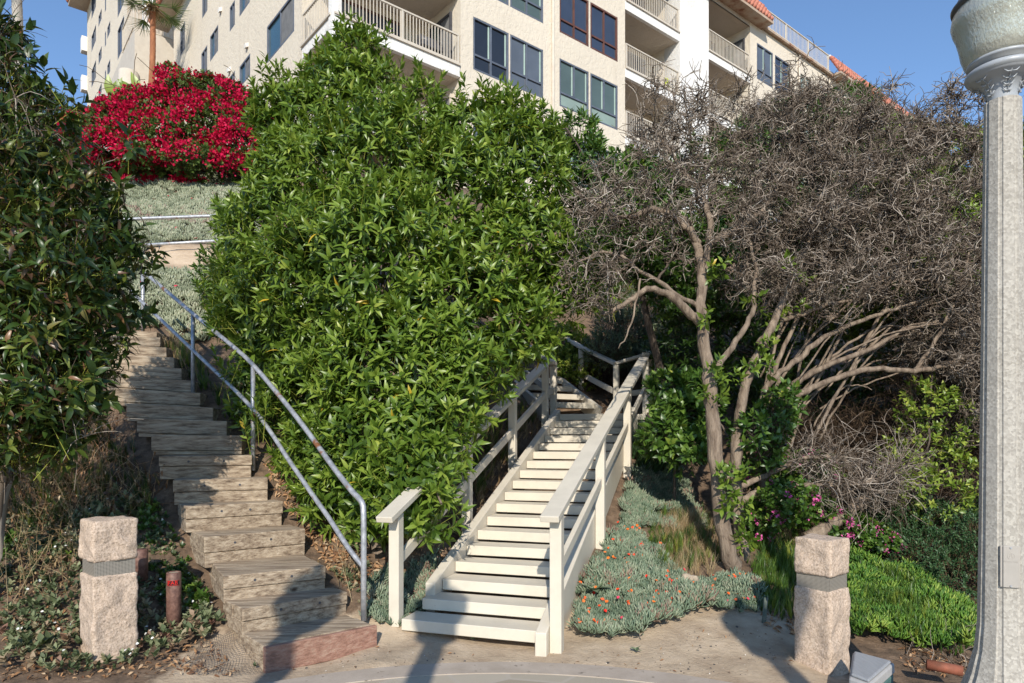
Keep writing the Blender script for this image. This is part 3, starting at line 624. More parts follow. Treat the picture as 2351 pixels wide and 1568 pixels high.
MB().lathe((pb2.x, pb2.y, pb2.z), [(.06, -.15), (.06, .10), (.052, .108), (.001, .108)], 28).build('shaft', M['pipe'], t, True)
a = P(1749, 1452, 5.82); b = P(1759, 1372, 5.80)
o = MB().beam(a-up*.1, b, .036, .012, side=(1, .2, 0)).build('wooden_stake', surf('faded_green_timber', [(.3, (.06, .10, .09)), (.7, (.16, .17, .14))], 20, .9), None, bevel=.001); tagit(o, 'thin faded green stake leaning beside the right bollard', 'stake')
zt = .10; c4 = [PZ(1949, 1545, zt), PZ(1996, 1562, zt), PZ(2054, 1512, zt), PZ(1958, 1487, zt)]; cc = sum(c4, Vector())/4
t = thing('utility_box', 'pale grey plastic utility box with ribbed lid behind the right bollard', 'utility box', (cc.x, cc.y, -.2))
def sc(f, z): return [Vector((cc.x+(p.x-cc.x)*f, cc.y+(p.y-cc.y)*f, z)) for p in c4]
MB().hexa(sc(.94, -.3), sc(.97, -.004)).build('base', M['teal'], t, bevel=.01); MB().hexa(sc(1.02, 0), sc(1.0, .07)).build('body', M['box'], t, bevel=.012); MB().hexa(sc(.9, .072), sc(.88, .092)).build('lid', surf('ribbed_grey_lid', [(.3, (.30, .31, .32)), (.7, (.38, .39, .40))], 10, .6, .6, .006, stretch=(8, .5, 1)), t, bevel=.012)
def rock(X, Y, w, h, label, mat='rock', zoff=0):
    p = hit(X, Y); V = []; n = 18; mm = MB(); prof = []
    for i in range(n+1):
        th = math.pi*i/n
        for k in range(24):
            ph = 2*math.pi*k/24; dd = Vector((math.sin(th)*math.cos(ph), math.sin(th)*math.sin(ph), math.cos(th)))
            s_ = 1+.35*noise.noise(dd*1.6+Vector((X, Y, 0)))+.12*noise.noise(dd*5); V.append((p.x+dd.x*w*s_, p.y+dd.y*w*s_*.7, p.z+zoff+dd.z*h*s_))
    F = [(i*24+k, (i+1)*24+k, (i+1)*24+(k+1) % 24, i*24+(k+1) % 24) for i in range(n) for k in range(24)]
    mm.v = V; mm.f = F; o = mm.build('rock', M[mat], None, True); tagit(o, label, 'rock')
rock(1580, 1365, .085, .08, 'tan rock resting in the orange flowered ice plant', zoff=.09); rock(1670, 1100, .10, .09, 'small grey rock beside the tree trunks', zoff=.05)
tb = P(2170, 1524, 4.8); t = MB().tube([tb+Vector((-.10, .05, -.02)), tb+Vector((.10, -.03, -.04))], .036, 18).build('clay_pipe', M['orangeplastic'], None, True); tagit(t, 'red clay pipe lying among dead twigs beside the lamp base', 'pipe')

# ---------------------------------------------------------------- street lamps
def oct_shape(a):
    k = (a-math.radians(-19)) % (math.pi/4); k = min(k, math.pi/4-k); return (1.0/math.cos(min(k, .27)))*(1 if k < .29 else .94)
def street_lamp(x, y, zg, label, detail=True):
    t = thing('street_lamp', label, 'street lamp', (x, y, zg), 'ornate concrete street lamps'); c = (x, y, 0)
    zs = [(-.4, .34), (-.1, .33), (.0, .30), (.06, .285), (.10, .29), (.13, .275), (.22, .20), (.32, .155), (.45, .125), (.60, .112), (1.0, .106), (1.8, .098), (2.6, .091), (3.3, .084), (3.418, .083), (3.42, .06)]
    prof = [(r, z if z > .25 else z+zg+.15) for z, r in zs]; MB().lathe(c, prof, 96, oct_shape).build('pole', M['agg'], t)
    cap = [(.062, 3.40), (.068, 3.425), (.070, 3.44), (.074, 3.47), (.088, 3.50), (.115, 3.525), (.15, 3.54), (.158, 3.547), (.162, 3.555), (.172, 3.56), (.175, 3.575), (.168, 3.588), (.14, 3.593), (.12, 3.597), (.118, 3.615), (.165, 3.62), (.168, 3.635), (.15, 3.64)]
    o = MB().lathe(c, cap, 64).build('capital', M['greymetal'], t, True)
    for k in range(6):                            # raised leaf ornaments on the capital
        a = k*math.pi/3-1.9; m = MB()
        for s_ in (-1, 1):
            for j, (zz, rr, ll) in enumerate(((3.535, .135, .05), (3.515, .104, .045), (3.49, .084, .035), (3.462, .0745, .028))):
                p0 = Vector((x+rr*math.cos(a), y+rr*math.sin(a), zz-.012)); a2 = a+s_*ll/rr*.75; r2 = rr+.006
                m.tube([p0, Vector((x+(rr+r2+.004)/2*math.cos((a+a2)/2), y+(rr+r2+.004)/2*math.sin((a+a2)/2), zz-.014)), Vector((x+r2*math.cos(a2), y+r2*math.sin(a2), zz+.004))], [.0035, .004, .0015], 6)
        m.tube([(x+.071*math.cos(a), y+.071*math.sin(a), 3.44), (x+.083*math.cos(a), y+.083*math.sin(a), 3.49), (x+.112*math.cos(a), y+.112*math.sin(a), 3.52), (x+.14*math.cos(a), y+.14*math.sin(a), 3.533)], [.003, .0035, .003, .002], 6)
        m.build('ornament', M['greymetal'], o, True)
    gl = [(.150, 3.625), (.172, 3.628), (.192, 3.648), (.208, 3.69), (.218, 3.74), (.232, 3.79), (.250, 3.83), (.258, 3.86), (.252, 3.895), (.232, 3.935), (.215, 3.96)]
    gl = [(r*.93, z+(z-3.62)*.08) for r, z in gl]; inn_ = [(r-.006, z+.002) for r, z in gl[::-1]]
    MB().lathe(c, gl+inn_, 72).build('globe', M['lampglass'], t, True)
    MB().lathe(c, [(.02, 3.63), (.10, 3.66), (.13, 3.75), (.15, 3.86), (.14, 3.93), (.03, 3.95)], 40).build('reflector', M['reflector'], t, True)
    MB().lathe(c, [(.235, 3.945), (.24, 3.965), (.225, 3.98), (.20, 4.03), (.13, 4.10), (.06, 4.15), (.04, 4.19), (.05, 4.22), (.03, 4.26), (.002, 4.30)], 56).build('cap', M['darkmetal'], t, True)
    if detail:
        a = math.radians(-90-19); n_ = Vector((math.cos(a), math.sin(a), 0)); tt = Vector((-n_.y, n_.x, 0)); zc = (P(2288, 1253, y-.1).z+P(2288, 1348, y-.1).z)/2; hh = (P(2288, 1253, y-.1).z-P(2288, 1348, y-.1).z)/2
        pc = Vector((x, y, zc))+n_*.112; m = MB(); m.obox(pc, tt*.034, n_*.010, up*hh); m.obox(pc-n_*.004, tt*.045, n_*.006, up*hh*.995)
        pl = m.build('access_plate', M['plate'], t, bevel=.002)
        for s_ in (-1, 1): b_ = pc+up*s_*hh*.92+n_*.009; MB().tube([b_, b_+n_*.005], .005, 12).build('bolt', M['galv'], pl)
        me = textmesh('StressCrete', .0135, .0002); R3 = Matrix((tt, up, n_)).transposed().to_4x4()
        me.transform(Matrix.Translation(pc+n_*.0108+up*hh*.26) @ R3); link('lettering', me, M['platetext'], pl)
        m = MB(); ctr = pc+n_*.0105+up*hh*.52
        m.tube([ctr+tt*.016*math.cos(k*.2618)+up*.015*math.sin(k*.2618) for k in range(25)], .0008, 5, False)
        m.tube([ctr-tt*.003+up*.012, ctr-tt*.006-up*.010], .0008, 5); m.tube([ctr+tt*.003+up*.012, ctr+tt*.006-up*.010], .0008, 5); m.build('emblem', M['platetext'], pl)
    return t
street_lamp(2.66, 3.7, -.18, 'tall concrete street lamp with prismatic glass globe beside the lush green bank')
# ---------------------------------------------------------------- apartment building (front block)
BO = np.array([-5.27, 20.1]); TH = math.radians(39.3); BA = np.array([math.cos(TH), math.sin(TH)]); BB = np.array([-math.sin(TH), math.cos(TH)])
def BW(s, t, z): q = BO+BA*s+BB*t; return Vector((q[0], q[1], z))
a3 = Vector((BA[0], BA[1], 0)); b3 = Vector((BB[0], BB[1], 0))
def fs(X, t=0.0):                                 # distance along the front for a sight line column
    k = (X-CX)/FPX; o_ = BO+BB*t; return (k*o_[1]-o_[0])/(BA[0]-k*BA[1])
def lt(X, s=0.0):
    k = (X-CX)/FPX; o_ = BO+BA*s; return (k*o_[1]-o_[0])/(BB[0]-k*BB[1])
def fz_(X, Y, t=0.0): s = fs(X, t); return EYE+(HY-Y)/FPX*(BO[1]+BA[1]*s+BB[1]*t)
def lz_(X, Y, s=0.0): t = lt(X, s); return EYE+(HY-Y)/FPX*(BO[1]+BA[1]*s+BB[1]*t)
bc = BW(9, 4, 8.0)
bld = thing('apartment_building', 'beige stucco apartment block with slate framed windows, balconies and red tiled mansard', 'building', tuple(bc))
def panel(o, ex, n_, u0, u1, z0, z1, holes, dep=.14):   # wall skin with real openings; ex along, n_ inward
    us = sorted({u0, u1}|{h for q_ in holes for h in q_[:2]}); zs = sorted({z0, z1}|{h for q_ in holes for h in q_[2:]}); m = MB()
    def p(u, z, d=0): return o+ex*u+n_*d+Vector((0, 0, z))
    for i in range(len(us)-1):
        for j in range(len(zs)-1):
            um, zm = (us[i]+us[i+1])/2, (zs[j]+zs[j+1])/2
            if any(h[0] < um < h[1] and h[2] < zm < h[3] for h in holes): continue
            m.add([p(us[i], zs[j]), p(us[i+1], zs[j]), p(us[i+1], zs[j+1]), p(us[i], zs[j+1])], [(0, 1, 2, 3)])
    for a, b, c, d in holes:
        m.add([p(a, c), p(b, c), p(b, d), p(a, d), p(a, c, dep), p(b, c, dep), p(b, d, dep), p(a, d, dep)], [(0, 4, 5, 1), (1, 5, 6, 2), (2, 6, 7, 3), (3, 7, 4, 0)])
    return m
def window(par, o, ex, n_, u0, u1, z0, z1, style='std', fm='slate', gm='glass', gm2=None, dep=.05):
    def p(u, z, d): return o+ex*u+n_*d+Vector((0, 0, z))
    m = MB(); f = .06
    def bar(a, b, c, d, th=.05, off=0): m.obox(p((a+b)/2, (c+d)/2, dep+off), ex*(b-a)/2, n_*th, (0, 0, (d-c)/2))
    bar(u0-.02, u0+f, z0-.02, z1+.02); bar(u1-f, u1+.02, z0-.02, z1+.02); bar(u0+f, u1-f, z1-f, z1+.02); bar(u0+f, u1-f, z0-.02, z0+f)
    um = (u0+u1)/2; zt = z0+(z1-z0)*.30
    if style in ('std', 'tall'): bar(um-.035, um+.035, z0+f if style == 'std' else zt+.03, z1-f, .04); bar(u0+f, u1-f, zt-.035, zt+.035, .035)
    if style == 'slide': bar(um-.03, um+.03, z0+f, z1-f, .04)
    o_ = m.build('window', M[fm], par, bevel=.006)
    g_ = MB(); zb = zt if style in ('std', 'tall') else z0+f
    g_.obox(p((u0+u1)/2, (zb+z1-f)/2, dep+.02), ex*((u1-u0)/2-f), n_*.008, (0, 0, (z1-f-zb)/2)); 
    gm = gm if gm != 'glass' else random.choice(('glass', 'glass', 'glassd', 'glassc'))
    g_.build('pane', M[gm], o_)
    if style in ('std', 'tall'): MB().obox(p((u0+u1)/2, (z0+f+zb)/2, dep+.022), ex*((u1-u0)/2-f), n_*.008, (0, 0, (zb-z0-f)/2)).build('pane', M[gm2 or gm], o_)
    if style == 'slide': MB().obox(p(u0+f+(um-u0-f)/2, (z0+z1)/2, dep+.002), ex*((um-u0-f)/2-.03), n_*.006, (0, 0, (z1-z0)/2-f)).build('screen', M['screen'], o_)
    if style != 'slide' and fm == 'slate':
        for uu in (um-.085, u1-f-.045): MB().obox(p(uu, (zb+z1)/2, dep+.004), ex*.026, n_*.01, (0, 0, (z1-f-zb)/2-.03)).build('trim', M['mint_reflection'], o_)  # pale strips put in as a painted reflection of the inner frame
    return o_
O0 = BW(0, 0, 0); inn3 = b3
sA, sB, sC, sP0, sP1, sD = fs(1057), fs(1267), fs(1435), fs(1560), fs(1625), fs(1722); sE = fs(1990); ROOFZ = 22.7
rows = [(8.6, 10.4), (11.4, 13.2), (14.2, 16.0), (17.0, 18.8), (19.8, 21.6)]
w1 = [(fs(1087), fs(1167)), (fs(1172), fs(1246.5))]; w2 = [(fs(1285), fs(1351)), (fs(1356), fs(1417.5))]
w3 = [(fs(1738), fs(1774)), (fs(1779.5), fs(1814)), (fs(1836), fs(1864)), (fs(1885), fs(1905)), (fs(1909), fs(1930))]
panel(O0, a3, inn3, sA, sC, 5.0, ROOFZ, [(a, b, z0, z1) for a, b in w1+w2 for z0, z1 in rows]).build('wall', M['stucco'], bld)
panel(O0, a3, inn3, sD, sE, 5.0, ROOFZ, [(a, b, z0, z1) for a, b in w3 for z0, z1 in rows[1:]]).build('wall', M['stucco'], bld)
sF = fs(2010); sG = fs(2300)
panel(O0, a3, inn3, sG-6, sG, 5.0, ROOFZ, []).build('wall', M['stucco'], bld)
for a, b in w1:
    for z0, z1 in rows: window(bld, O0, a3, b3, a, b, z0, z1, 'std', 'slate', 'glassg' if z0 > 16 else 'glass')
for a, b in w2:
    for z0, z1 in rows: window(bld, O0, a3, b3, a, b, z0, z1, 'std' if z0 > 16.5 else 'tall', 'brown' if z0 > 16.5 and z0 < 18 else 'slate', 'glass' if z0 > 16.5 else 'glassg', 'glass' if z0 > 16.5 else 'glassl')
for i, (a, b) in enumerate(w3):
    for z0, z1 in rows[1:]: window(bld, O0, a3, b3, a, b, z0, z1, 'std', 'trim' if i == 2 else 'slate', 'glassl' if i == 2 else 'glass')
def railing(p0, p1, par, h=1.0, sp=.115, zb=.08):
    m = MB(); d = p1-p0; L_ = d.length; d = d.normalized(); n_ = max(1, int(L_/sp)); cr = d.cross(Vector((0, 0, 1)))
    m.beam(p0+up*h, p1+up*h, .07, .05); m.beam(p0+up*zb, p1+up*zb, .045, .04)
    for i in range(1, n_): m.obox(p0+d*(L_*i/n_)+up*(h+zb)/2, d*.013, cr*.010, up*(h-zb)/2)
    np_ = max(2, int(L_/1.9)+1)
    for i in range(np_): m.obox(p0+d*(.03+(L_-.06)*i/(np_-1))+up*(h/2-.01), d*.034, cr*.030, up*(h/2))
    return m.build('railing', M['trim'], par, bevel=0)
def balcony(s0, s1, t1, floors, left_open=False, par=None, door=True):
    for k, z in enumerate(floors):
        m = MB(); e = .0
        def pp(s, t, zz): return BW(s, t, zz)
        b4 = [pp(s0, -.005, z-.36), pp(s1, -.005, z-.36), pp(s1, t1, z-.36), pp(s0, t1, z-.36)]
        sl_ = m.hexa(b4, [q_+up*.36 for q_ in b4]).build('balcony', M['white'], bld, bevel=.01)
        i4 = [pp(s0+.12*(left_open), .14, z-.366), pp(s1-.02, .14, z-.366), pp(s1-.02, t1, z-.366), pp(s0+.12*left_open, t1, z-.366)]
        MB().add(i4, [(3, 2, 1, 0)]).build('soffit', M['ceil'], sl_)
        MB().beam(pp(s0+.02, -.03, z+.03), pp(s1-.02, -.03, z+.03), .07, .06).build('edge_trim', M['trim'], sl_)
        railing(pp(s0+.04+(.12 if left_open else 0), .03, z+.04), pp(s1-.04, .03, z+.04), sl_)
        if left_open: railing(pp(.03, .25, z+.04), pp(.03, t1-.03, z+.04), sl_); MB().beam(pp(-.03, .1, z+.03), pp(-.03, t1, z+.03), .07, .06).build('edge_trim', M['trim'], sl_)
fl = [11.3, 14.1, 16.9, 19.7]
# corner balcony recess
TB = lt(693)
balcony(0, sA-.01, TB, fl, True); balcony(sC+.01, sP0, 1.7, [8.5]+fl); balcony(sP1, sD-.01, 1.7, [8.5]+fl); balcony(sE+.01, sF, 1.7, fl)
balcony(fs(2030), sG-6.1, 1.7, fl)
for s0, s1, t1 in ((0, sA, TB), (sC, sP0, 1.7), (sP1, sD, 1.7), (sE, sF, 1.7), (sF, sG-6, 1.7)):
    MB().add([BW(s0, t1, 5), BW(s1, t1, 5), BW(s1, t1, ROOFZ), BW(s0, t1, ROOFZ)], [(0, 1, 2, 3)]).build('recess_wall', M['stucco'], bld)
for s0, t1 in ((sA, TB), (sC, 1.7), (sP0, 1.7), (sP1, 1.7), (sD, 1.7), (sE, 1.7), (sG-6, 1.7)):
    MB().add([BW(s0, .003, 5), BW(s0, t1, 5), BW(s0, t1, ROOFZ), BW(s0, .003, ROOFZ)], [(0, 1, 2, 3)]).build('recess_wall', M['stucco'], bld)
for k, z in enumerate(fl):                        # glazed doors at the back of each balcony
    for s0, s1, t1 in ((.9, 3.6, TB), (sC+.7, sP0-.4, 1.7), (sP1+.5, sD-.6, 1.7)):
        window(bld, BW(0, t1-.08, 0), a3, b3, s0, s1, z+.02, z+2.1, 'slide', 'brown' if k % 2 else 'slate', 'glass', dep=.03)
window(bld, BW(sA-.03, 0, 0), b3, a3, .5, TB-.5, 14.12, 16.15, 'slide', 'darkmetal', 'glassg', dep=.0)
window(bld, BW(sA-.03, 0, 0), b3, a3, .5, TB-.5, 11.32, 13.35, 'slide', 'trim', 'glassg', dep=.0)
window(bld, BW(sD-.03, 0, 0), b3, a3, .3, 1.4, 19.72, 21.7, 'slide', 'darkmetal', 'glassg', dep=.0)
m = MB(); m.obox(BW((sP0+sP1)/2, .4, 13.9), a3*(sP1-sP0)/2, b3*.46, up*8.9); m.build('pier', M['white'], bld, bevel=.02)
m = MB(); s2_ = (fs(1990)+fs(2012))/2; m.obox(BW(s2_, .35, 13.9), a3*.5, b3*.42, up*8.7); m.build('pier', M['white'], bld, bevel=.02)
MB().obox(BW(.12, .12, 13.9), a3*.15, b3*.15, up*8.9).build('corner_post', M['white'], bld, bevel=.02)
for X in (1267.5, 1833): s_ = fs(X); MB().tube([BW(s_, -.06, 5), BW(s_, -.06, ROOFZ-.1)], .055, 10).build('downspout', M['trim'], bld, True)
# mansard roof pieces with rounded tiles, gutter and the roof terrace railing
def mansard(s0, s1, cut=0):
    m = MB(); n_ = int((s1-s0)/.26); z0, z1 = 22.55, 23.62; nr = 5
    for i in range(n_):
        for j in range(nr):
            f0, f1 = j/nr, (j+1)/nr
            a = BW(s0+(i+.5)*.26, -.62*(1-f0)-.05, z0+(z1-z0)*f0); b = BW(s0+(i+.5)*.26, -.62*(1-f1)-.05+.03, z0+(z1-z0)*f1-.02)
            m.tube([a+up*.02, b], [.125, .11], 8)
    m.add([BW(s0, -.6, z0), BW(s1, -.6, z0), BW(s1, .02, z1), BW(s0, .02, z1)], [(0, 1, 2, 3)])
    o_ = m.build('mansard_roof', M['tile'], bld, True)
    m = MB(); m.hexa([BW(s0, -.66, z0-.14), BW(s1, -.66, z0-.14), BW(s1, .0, z0-.14), BW(s0, .0, z0-.14)], [BW(s0, -.66, z0-.02), BW(s1, -.66, z0-.02), BW(s1, 0, z0-.02), BW(s0, 0, z0-.02)]); m.build('gutter', M['rust'], o_)
    MB().beam(BW(s0, .05, z1+.04), BW(s1, .05, z1+.04), .2, .10).build('coping', M['white'], o_)
    MB().add([BW(s1-.01, -.66, z0), BW(s1-.01, .1, z0), BW(s1-.01, .1, z1)], [(0, 1, 2)]).build('gable_end', M['stucco'], o_)
mansard(-.7, fs(1748)); mansard(fs(1904), fs(2092))
m = MB(); sR0, sR1 = fs(1750), fs(1903)
MB().hexa([BW(sR0, -.1, ROOFZ-.12), BW(sR1, -.1, ROOFZ-.12), BW(sR1, .3, ROOFZ-.12), BW(sR0, .3, ROOFZ-.12)], [BW(sR0, -.1, ROOFZ+.02), BW(sR1, -.1, ROOFZ+.02), BW(sR1, .3, ROOFZ+.02), BW(sR0, .3, ROOFZ+.02)]).build('cornice', M['trim'], bld)
MB().beam(BW(sR0, -.14, ROOFZ-.19), BW(sR1, -.14, ROOFZ-.19), .13, .11).build('gutter', M['rust'], bld)
o_ = railing(BW(sR0, .02, ROOFZ+.03), BW(sR1, .02, ROOFZ+.03), bld, h=.92, sp=.14)
# left wall
LTE = lt(399)
LW = [(613, 63, 145, 675, 'slide', 'glasst'), (550, 154, 202, 574, 'slide', 'glasst'), (550, -12, 38, 573, 'slide', 'glasst'), (462.5, 124, 187, 475.5, 'slide', 'glass'), (482.5, 85, 142, 500.5, 'slide', 'glasst'), (527.5, 18, 73, 539, 'slide', 'glasst'),
      (527.5, 177, 232, 539, 'slide', 'glasst'), (464.5, -15, 42, 476, 'slide', 'glass'), (414, 68, 129, 424.5, 'slide', 'glass'), (414, 197, 250, 424, 'slide', 'glass'), (640, 232, 300, 673, 'slide', 'glasst')]
hl = []
for X0, Y0, Y1, X1, st_, gm in LW:
    t0, t1 = lt(X1), lt(X0); z1, z0 = lz_(X0, Y0), lz_(X0, Y1); hl.append((t0, t1, z0, z1))
panel(O0, b3, a3, TB, LTE, 5, ROOFZ+.4, hl).build('wall', M['stucco'], bld)
for (t0, t1, z0, z1), q_ in zip(hl, LW):
    w_ = window(bld, O0, b3, a3, t0, t1, z0, z1, 'slide', 'slate', q_[5])
for X, Y in ((508, 24), (568.6, 106), (528.6, 161), (507, 182)):
    t_ = lt(X); z_ = lz_(X, Y); c = BW(0, t_, z_); m = MB()
    m.hexa([c+b3*-.10+up*-.10-a3*.10, c+b3*.10-up*.10-a3*.10, c+b3*.10-up*.06, c-b3*.10-up*.06], [c-b3*.10+up*.04-a3*.12, c+b3*.10+up*.04-a3*.12, c+b3*.10+up*.10, c-b3*.10+up*.10]); m.build('vent_hood', M['white'], bld)
# eave on the far end of the left wall, closing walls and roof
m = MB(); tE = LTE-.2
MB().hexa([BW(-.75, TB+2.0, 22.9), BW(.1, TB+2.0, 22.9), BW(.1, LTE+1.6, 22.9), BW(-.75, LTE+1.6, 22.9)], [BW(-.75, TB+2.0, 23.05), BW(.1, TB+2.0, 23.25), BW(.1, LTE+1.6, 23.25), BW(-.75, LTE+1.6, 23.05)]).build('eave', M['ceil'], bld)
m = MB()
for i in range(int((LTE+1.6-TB-2.0)/.26)): t_ = TB+2.0+.13+i*.26; m.tube([BW(-.88, t_, 23.02), BW(.3, t_, 23.62)], [.12, .11], 8)
m.build('roof_tile', M['tile'], bld, True)
m = MB(); m.add([BW(.05, LTE, 5), BW(14, LTE, 5), BW(14, LTE, ROOFZ+.4), BW(.05, LTE, ROOFZ+.4)], [(0, 3, 2, 1)]); m.add([BW(sG, 0, 5), BW(sG, LTE, 5), BW(sG, LTE, ROOFZ), BW(sG, 0, ROOFZ)], [(0, 1, 2, 3)]); m.build('wall', M['stucco'], bld)
m = MB(); m.add([BW(-.02, -.02, ROOFZ+.01), BW(sG, -.02, ROOFZ+.01), BW(sG, LTE, ROOFZ+.01), BW(-.02, LTE, ROOFZ+.01)], [(0, 1, 2, 3)]); m.build('roof_deck', M['stucco'], bld)
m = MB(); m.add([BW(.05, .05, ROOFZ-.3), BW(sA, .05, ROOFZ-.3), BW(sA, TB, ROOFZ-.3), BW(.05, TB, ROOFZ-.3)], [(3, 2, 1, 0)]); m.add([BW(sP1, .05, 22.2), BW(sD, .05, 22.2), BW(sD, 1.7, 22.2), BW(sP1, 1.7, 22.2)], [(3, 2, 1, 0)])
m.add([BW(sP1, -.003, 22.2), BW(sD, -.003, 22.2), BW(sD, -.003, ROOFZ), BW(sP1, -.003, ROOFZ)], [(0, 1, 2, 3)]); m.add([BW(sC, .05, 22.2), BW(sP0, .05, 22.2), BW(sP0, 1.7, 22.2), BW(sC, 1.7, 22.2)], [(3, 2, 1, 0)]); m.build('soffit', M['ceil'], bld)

# ---------------------------------------------------------------- back wing
T2 = LTE+1.2; P2 = BW(0, T2, 0)
k = (309-CX)/FPX; o_ = np.array([P2.x, P2.y]); u_ = (k*o_[1]-o_[0])/(BA[0]-k*BA[1]); S2 = u_     # negative: corner left of the block
def lt2(X): return lt(X, S2)
def lz2(X, Y): t = lt2(X); return EYE+(HY-Y)/FPX*(BO[1]+BA[1]*S2+BB[1]*t)
zlow = EYE+(HY-63)/FPX*BW(S2, T2, 0).y
wing = thing('apartment_wing', 'rear beige apartment wing with rows of narrow windows, at the far left beyond the palm', 'building', tuple(BW(S2, T2, 10)))
Q2 = BW(S2, T2, 0)
tS = lt2(288); tEnd = lt2(197)
m = MB(); m.add([Q2+up*8, Q2+a3*(-S2+14)+up*8, Q2+a3*(-S2+14)+up*zlow, Q2+up*zlow], [(0, 1, 2, 3)])
m.add([Q2+up*8, Q2+b3*(lt2(232)-T2)+up*8, Q2+b3*(lt2(232)-T2)+up*zlow, Q2+up*zlow], [(3, 2, 1, 0)])
m.add([Q2+up*zlow, Q2+a3*14+up*zlow, Q2+a3*14+b3*12+up*zlow, Q2+b3*12+up*zlow], [(0, 1, 2, 3)]); m.build('podium_wall', M['trim'], wing)
MB().tube([BW(S2-.25, T2+.1, 8), BW(S2-.25, T2+.1, EYE+(HY-168)/FPX*Q2.y)], .45, 24).build('round_column', M['trim'], wing, True)
pr = EYE+(HY-60)/FPX*Q2.y
railing(Q2+up*(zlow+.02)+a3*.1+b3*.1, Q2+a3*7.2+up*(zlow+.02)+b3*.1, wing, h=1.25, sp=.17)
railing(Q2+up*(zlow+.02)-a3*.02+b3*.1, Q2+b3*3+up*(zlow+.02)-a3*.02, wing, h=1.25, sp=.17)
rw = []
for X0, X1, ys in ((266.5, 281, ((-60, 40), (70, 137))), (243, 249.5, ((63, 88), (150, 177))), (237.5, 240, ((-10, 27), (76, 107), (165, 194))), (223, 230, ((38, 61), (123, 149), (206, 227))), (207, 217, ((-40, 44), (84, 119), (163, 201), (240, 278)))):
    for y0, y1 in ys: rw.append((lt2(X1)-T2, lt2(X0)-T2, lz2(X0, y1), lz2(X0, y0)))
rw = [r for r in rw if r[3]-r[2] > .3]
tt0 = lt2(288)-T2; tt1 = tEnd-T2
panel(Q2+a3*.08, b3, a3, tt0, tt1, 8, 36, rw).build('wall', M['stucco'], wing)
for r in rw: window(wing, Q2+a3*.08, b3, a3, r[0], r[1], r[2], r[3], 'slide', 'slate', 'glass')
m = MB(); m.add([Q2+b3*tt0+up*(zlow-.1)+a3*.08, Q2+b3*tt0+a3*10+up*(zlow-.1), Q2+b3*tt0+a3*10+up*36, Q2+b3*tt0+up*36+a3*.08], [(0, 1, 2, 3)]); m.build('wall', M['ceil'], wing)
m = MB(); m.add([Q2+b3*tt1+up*8+a3*.08, Q2+b3*tt1+a3*10+up*8, Q2+b3*tt1+a3*10+up*36, Q2+b3*tt1+up*36+a3*.08], [(3, 2, 1, 0)]); m.build('wall', M['stucco'], wing)
# white balcony column of the wing and its upper balcony
MB().obox(Q2+a3*.7+b3*.55+up*(zlow+3.2), a3*.22, b3*.22, up*3.2).build('column', M['white'], wing, bevel=.02)
m = MB(); zz = zlow+4.1; b4 = [Q2+up*zz-a3*.1+b3*.2, Q2+a3*8+up*zz+b3*.2, Q2+a3*8+b3*4+up*zz, Q2+b3*4+up*zz-a3*.1]; m.hexa(b4, [p_+up*.5 for p_ in b4]); m.build('balcony', M['white'], wing)
zl = [lz2(197, y) for y in (100, 190, 270)]
for z in zl: MB().obox(Q2+b3*(tt1+.3)+a3*(-.02)+up*z, a3*.22, b3*.3, up*.5).build('balcony', M['white'], wing)
ze = lz2(190, 45); m = MB()
m.hexa([Q2+b3*(tt1-9)-a3*1.0+up*ze, Q2+b3*(tt1-9)+a3*.5+up*(ze+.0), Q2+b3*(tt1+.3)+a3*.5+up*ze, Q2+b3*(tt1+.3)-a3*1.0+up*ze], [Q2+b3*(tt1-9)-a3*1.0+up*(ze+.2), Q2+b3*(tt1-9)+a3*.5+up*(ze+1.5), Q2+b3*(tt1+.3)+a3*.5+up*(ze+1.5), Q2+b3*(tt1+.3)-a3*1.0+up*(ze+.2)]); m.build('eave', M['ceil'], wing)
m = MB()
for i in range(30): m.tube([Q2+b3*(tt1-9+.15+.31*i)-a3*1.1+up*(ze+.25), Q2+b3*(tt1-9+.15+.31*i)+a3*.6+up*(ze+1.6)], [.13, .12], 6)
m.build('roof_tile', M['tile'], wing, True)
# slatted fence by the far left corner
f0, f1 = P(172, 312, 30), P(212, 316, 26); t = thing('board_fence', 'weathered board fence at the crest between the pale palm and the rear wing', 'fence', tuple(f0)); m = MB(); d = (f1-f0); n_ = 9
for i in range(n_): c = f0+d*(i/(n_-1)); m.obox(c+up*.35, d.normalized()*.17, Vector((-d.y, d.x, 0)).normalized()*.03, up*(.75+.12*(i % 2)))
m.build('board', surf('tan_fence_board', [(.3, (.28, .21, .16)), (.7, (.45, .37, .30))], 4, .9), t); MB().beam(f0-up*.2, f1-up*.2, .05, .1).build('rail', M['timber'], t)
# things on the balconies
c = BW(fs(985, .9), .9, 14.12); t = thing('barbecue_grill', 'black covered barbecue grill on the corner balcony', 'grill', tuple(c)); m = MB()
m.obox(c+up*.75, a3*.42, b3*.25, up*.1); m.build('firebox', M['darkmetal'], t, bevel=.03); m = MB(); m.tube([c+a3*-.4+up*.86, c+a3*.4+up*.86], .22, 16); m.build('lid', M['darkmetal'], t, True)
for q_ in (-.34, .34): MB().obox(c+a3*q_+up*.33, a3*.02, b3*.2, up*.33).build('leg', M['darkmetal'], t)
def chair(c, col, label):
    t = thing('balcony_chair', label, 'chair', tuple(c)); MB().obox(c+up*.43, a3*.25, b3*.25, up*.025).build('seat', M[col], t, bevel=.01); MB().obox(c+up*.72+b3*.24, a3*.25, b3*.02, up*.3).build('backrest', M[col], t, bevel=.01)
    for i in (-1, 1):
        for j in (-1, 1): MB().tube([c+a3*.22*i+b3*.22*j, c+a3*.22*i+b3*.22*j+up*.42], .015, 6).build('leg', M[col], t)
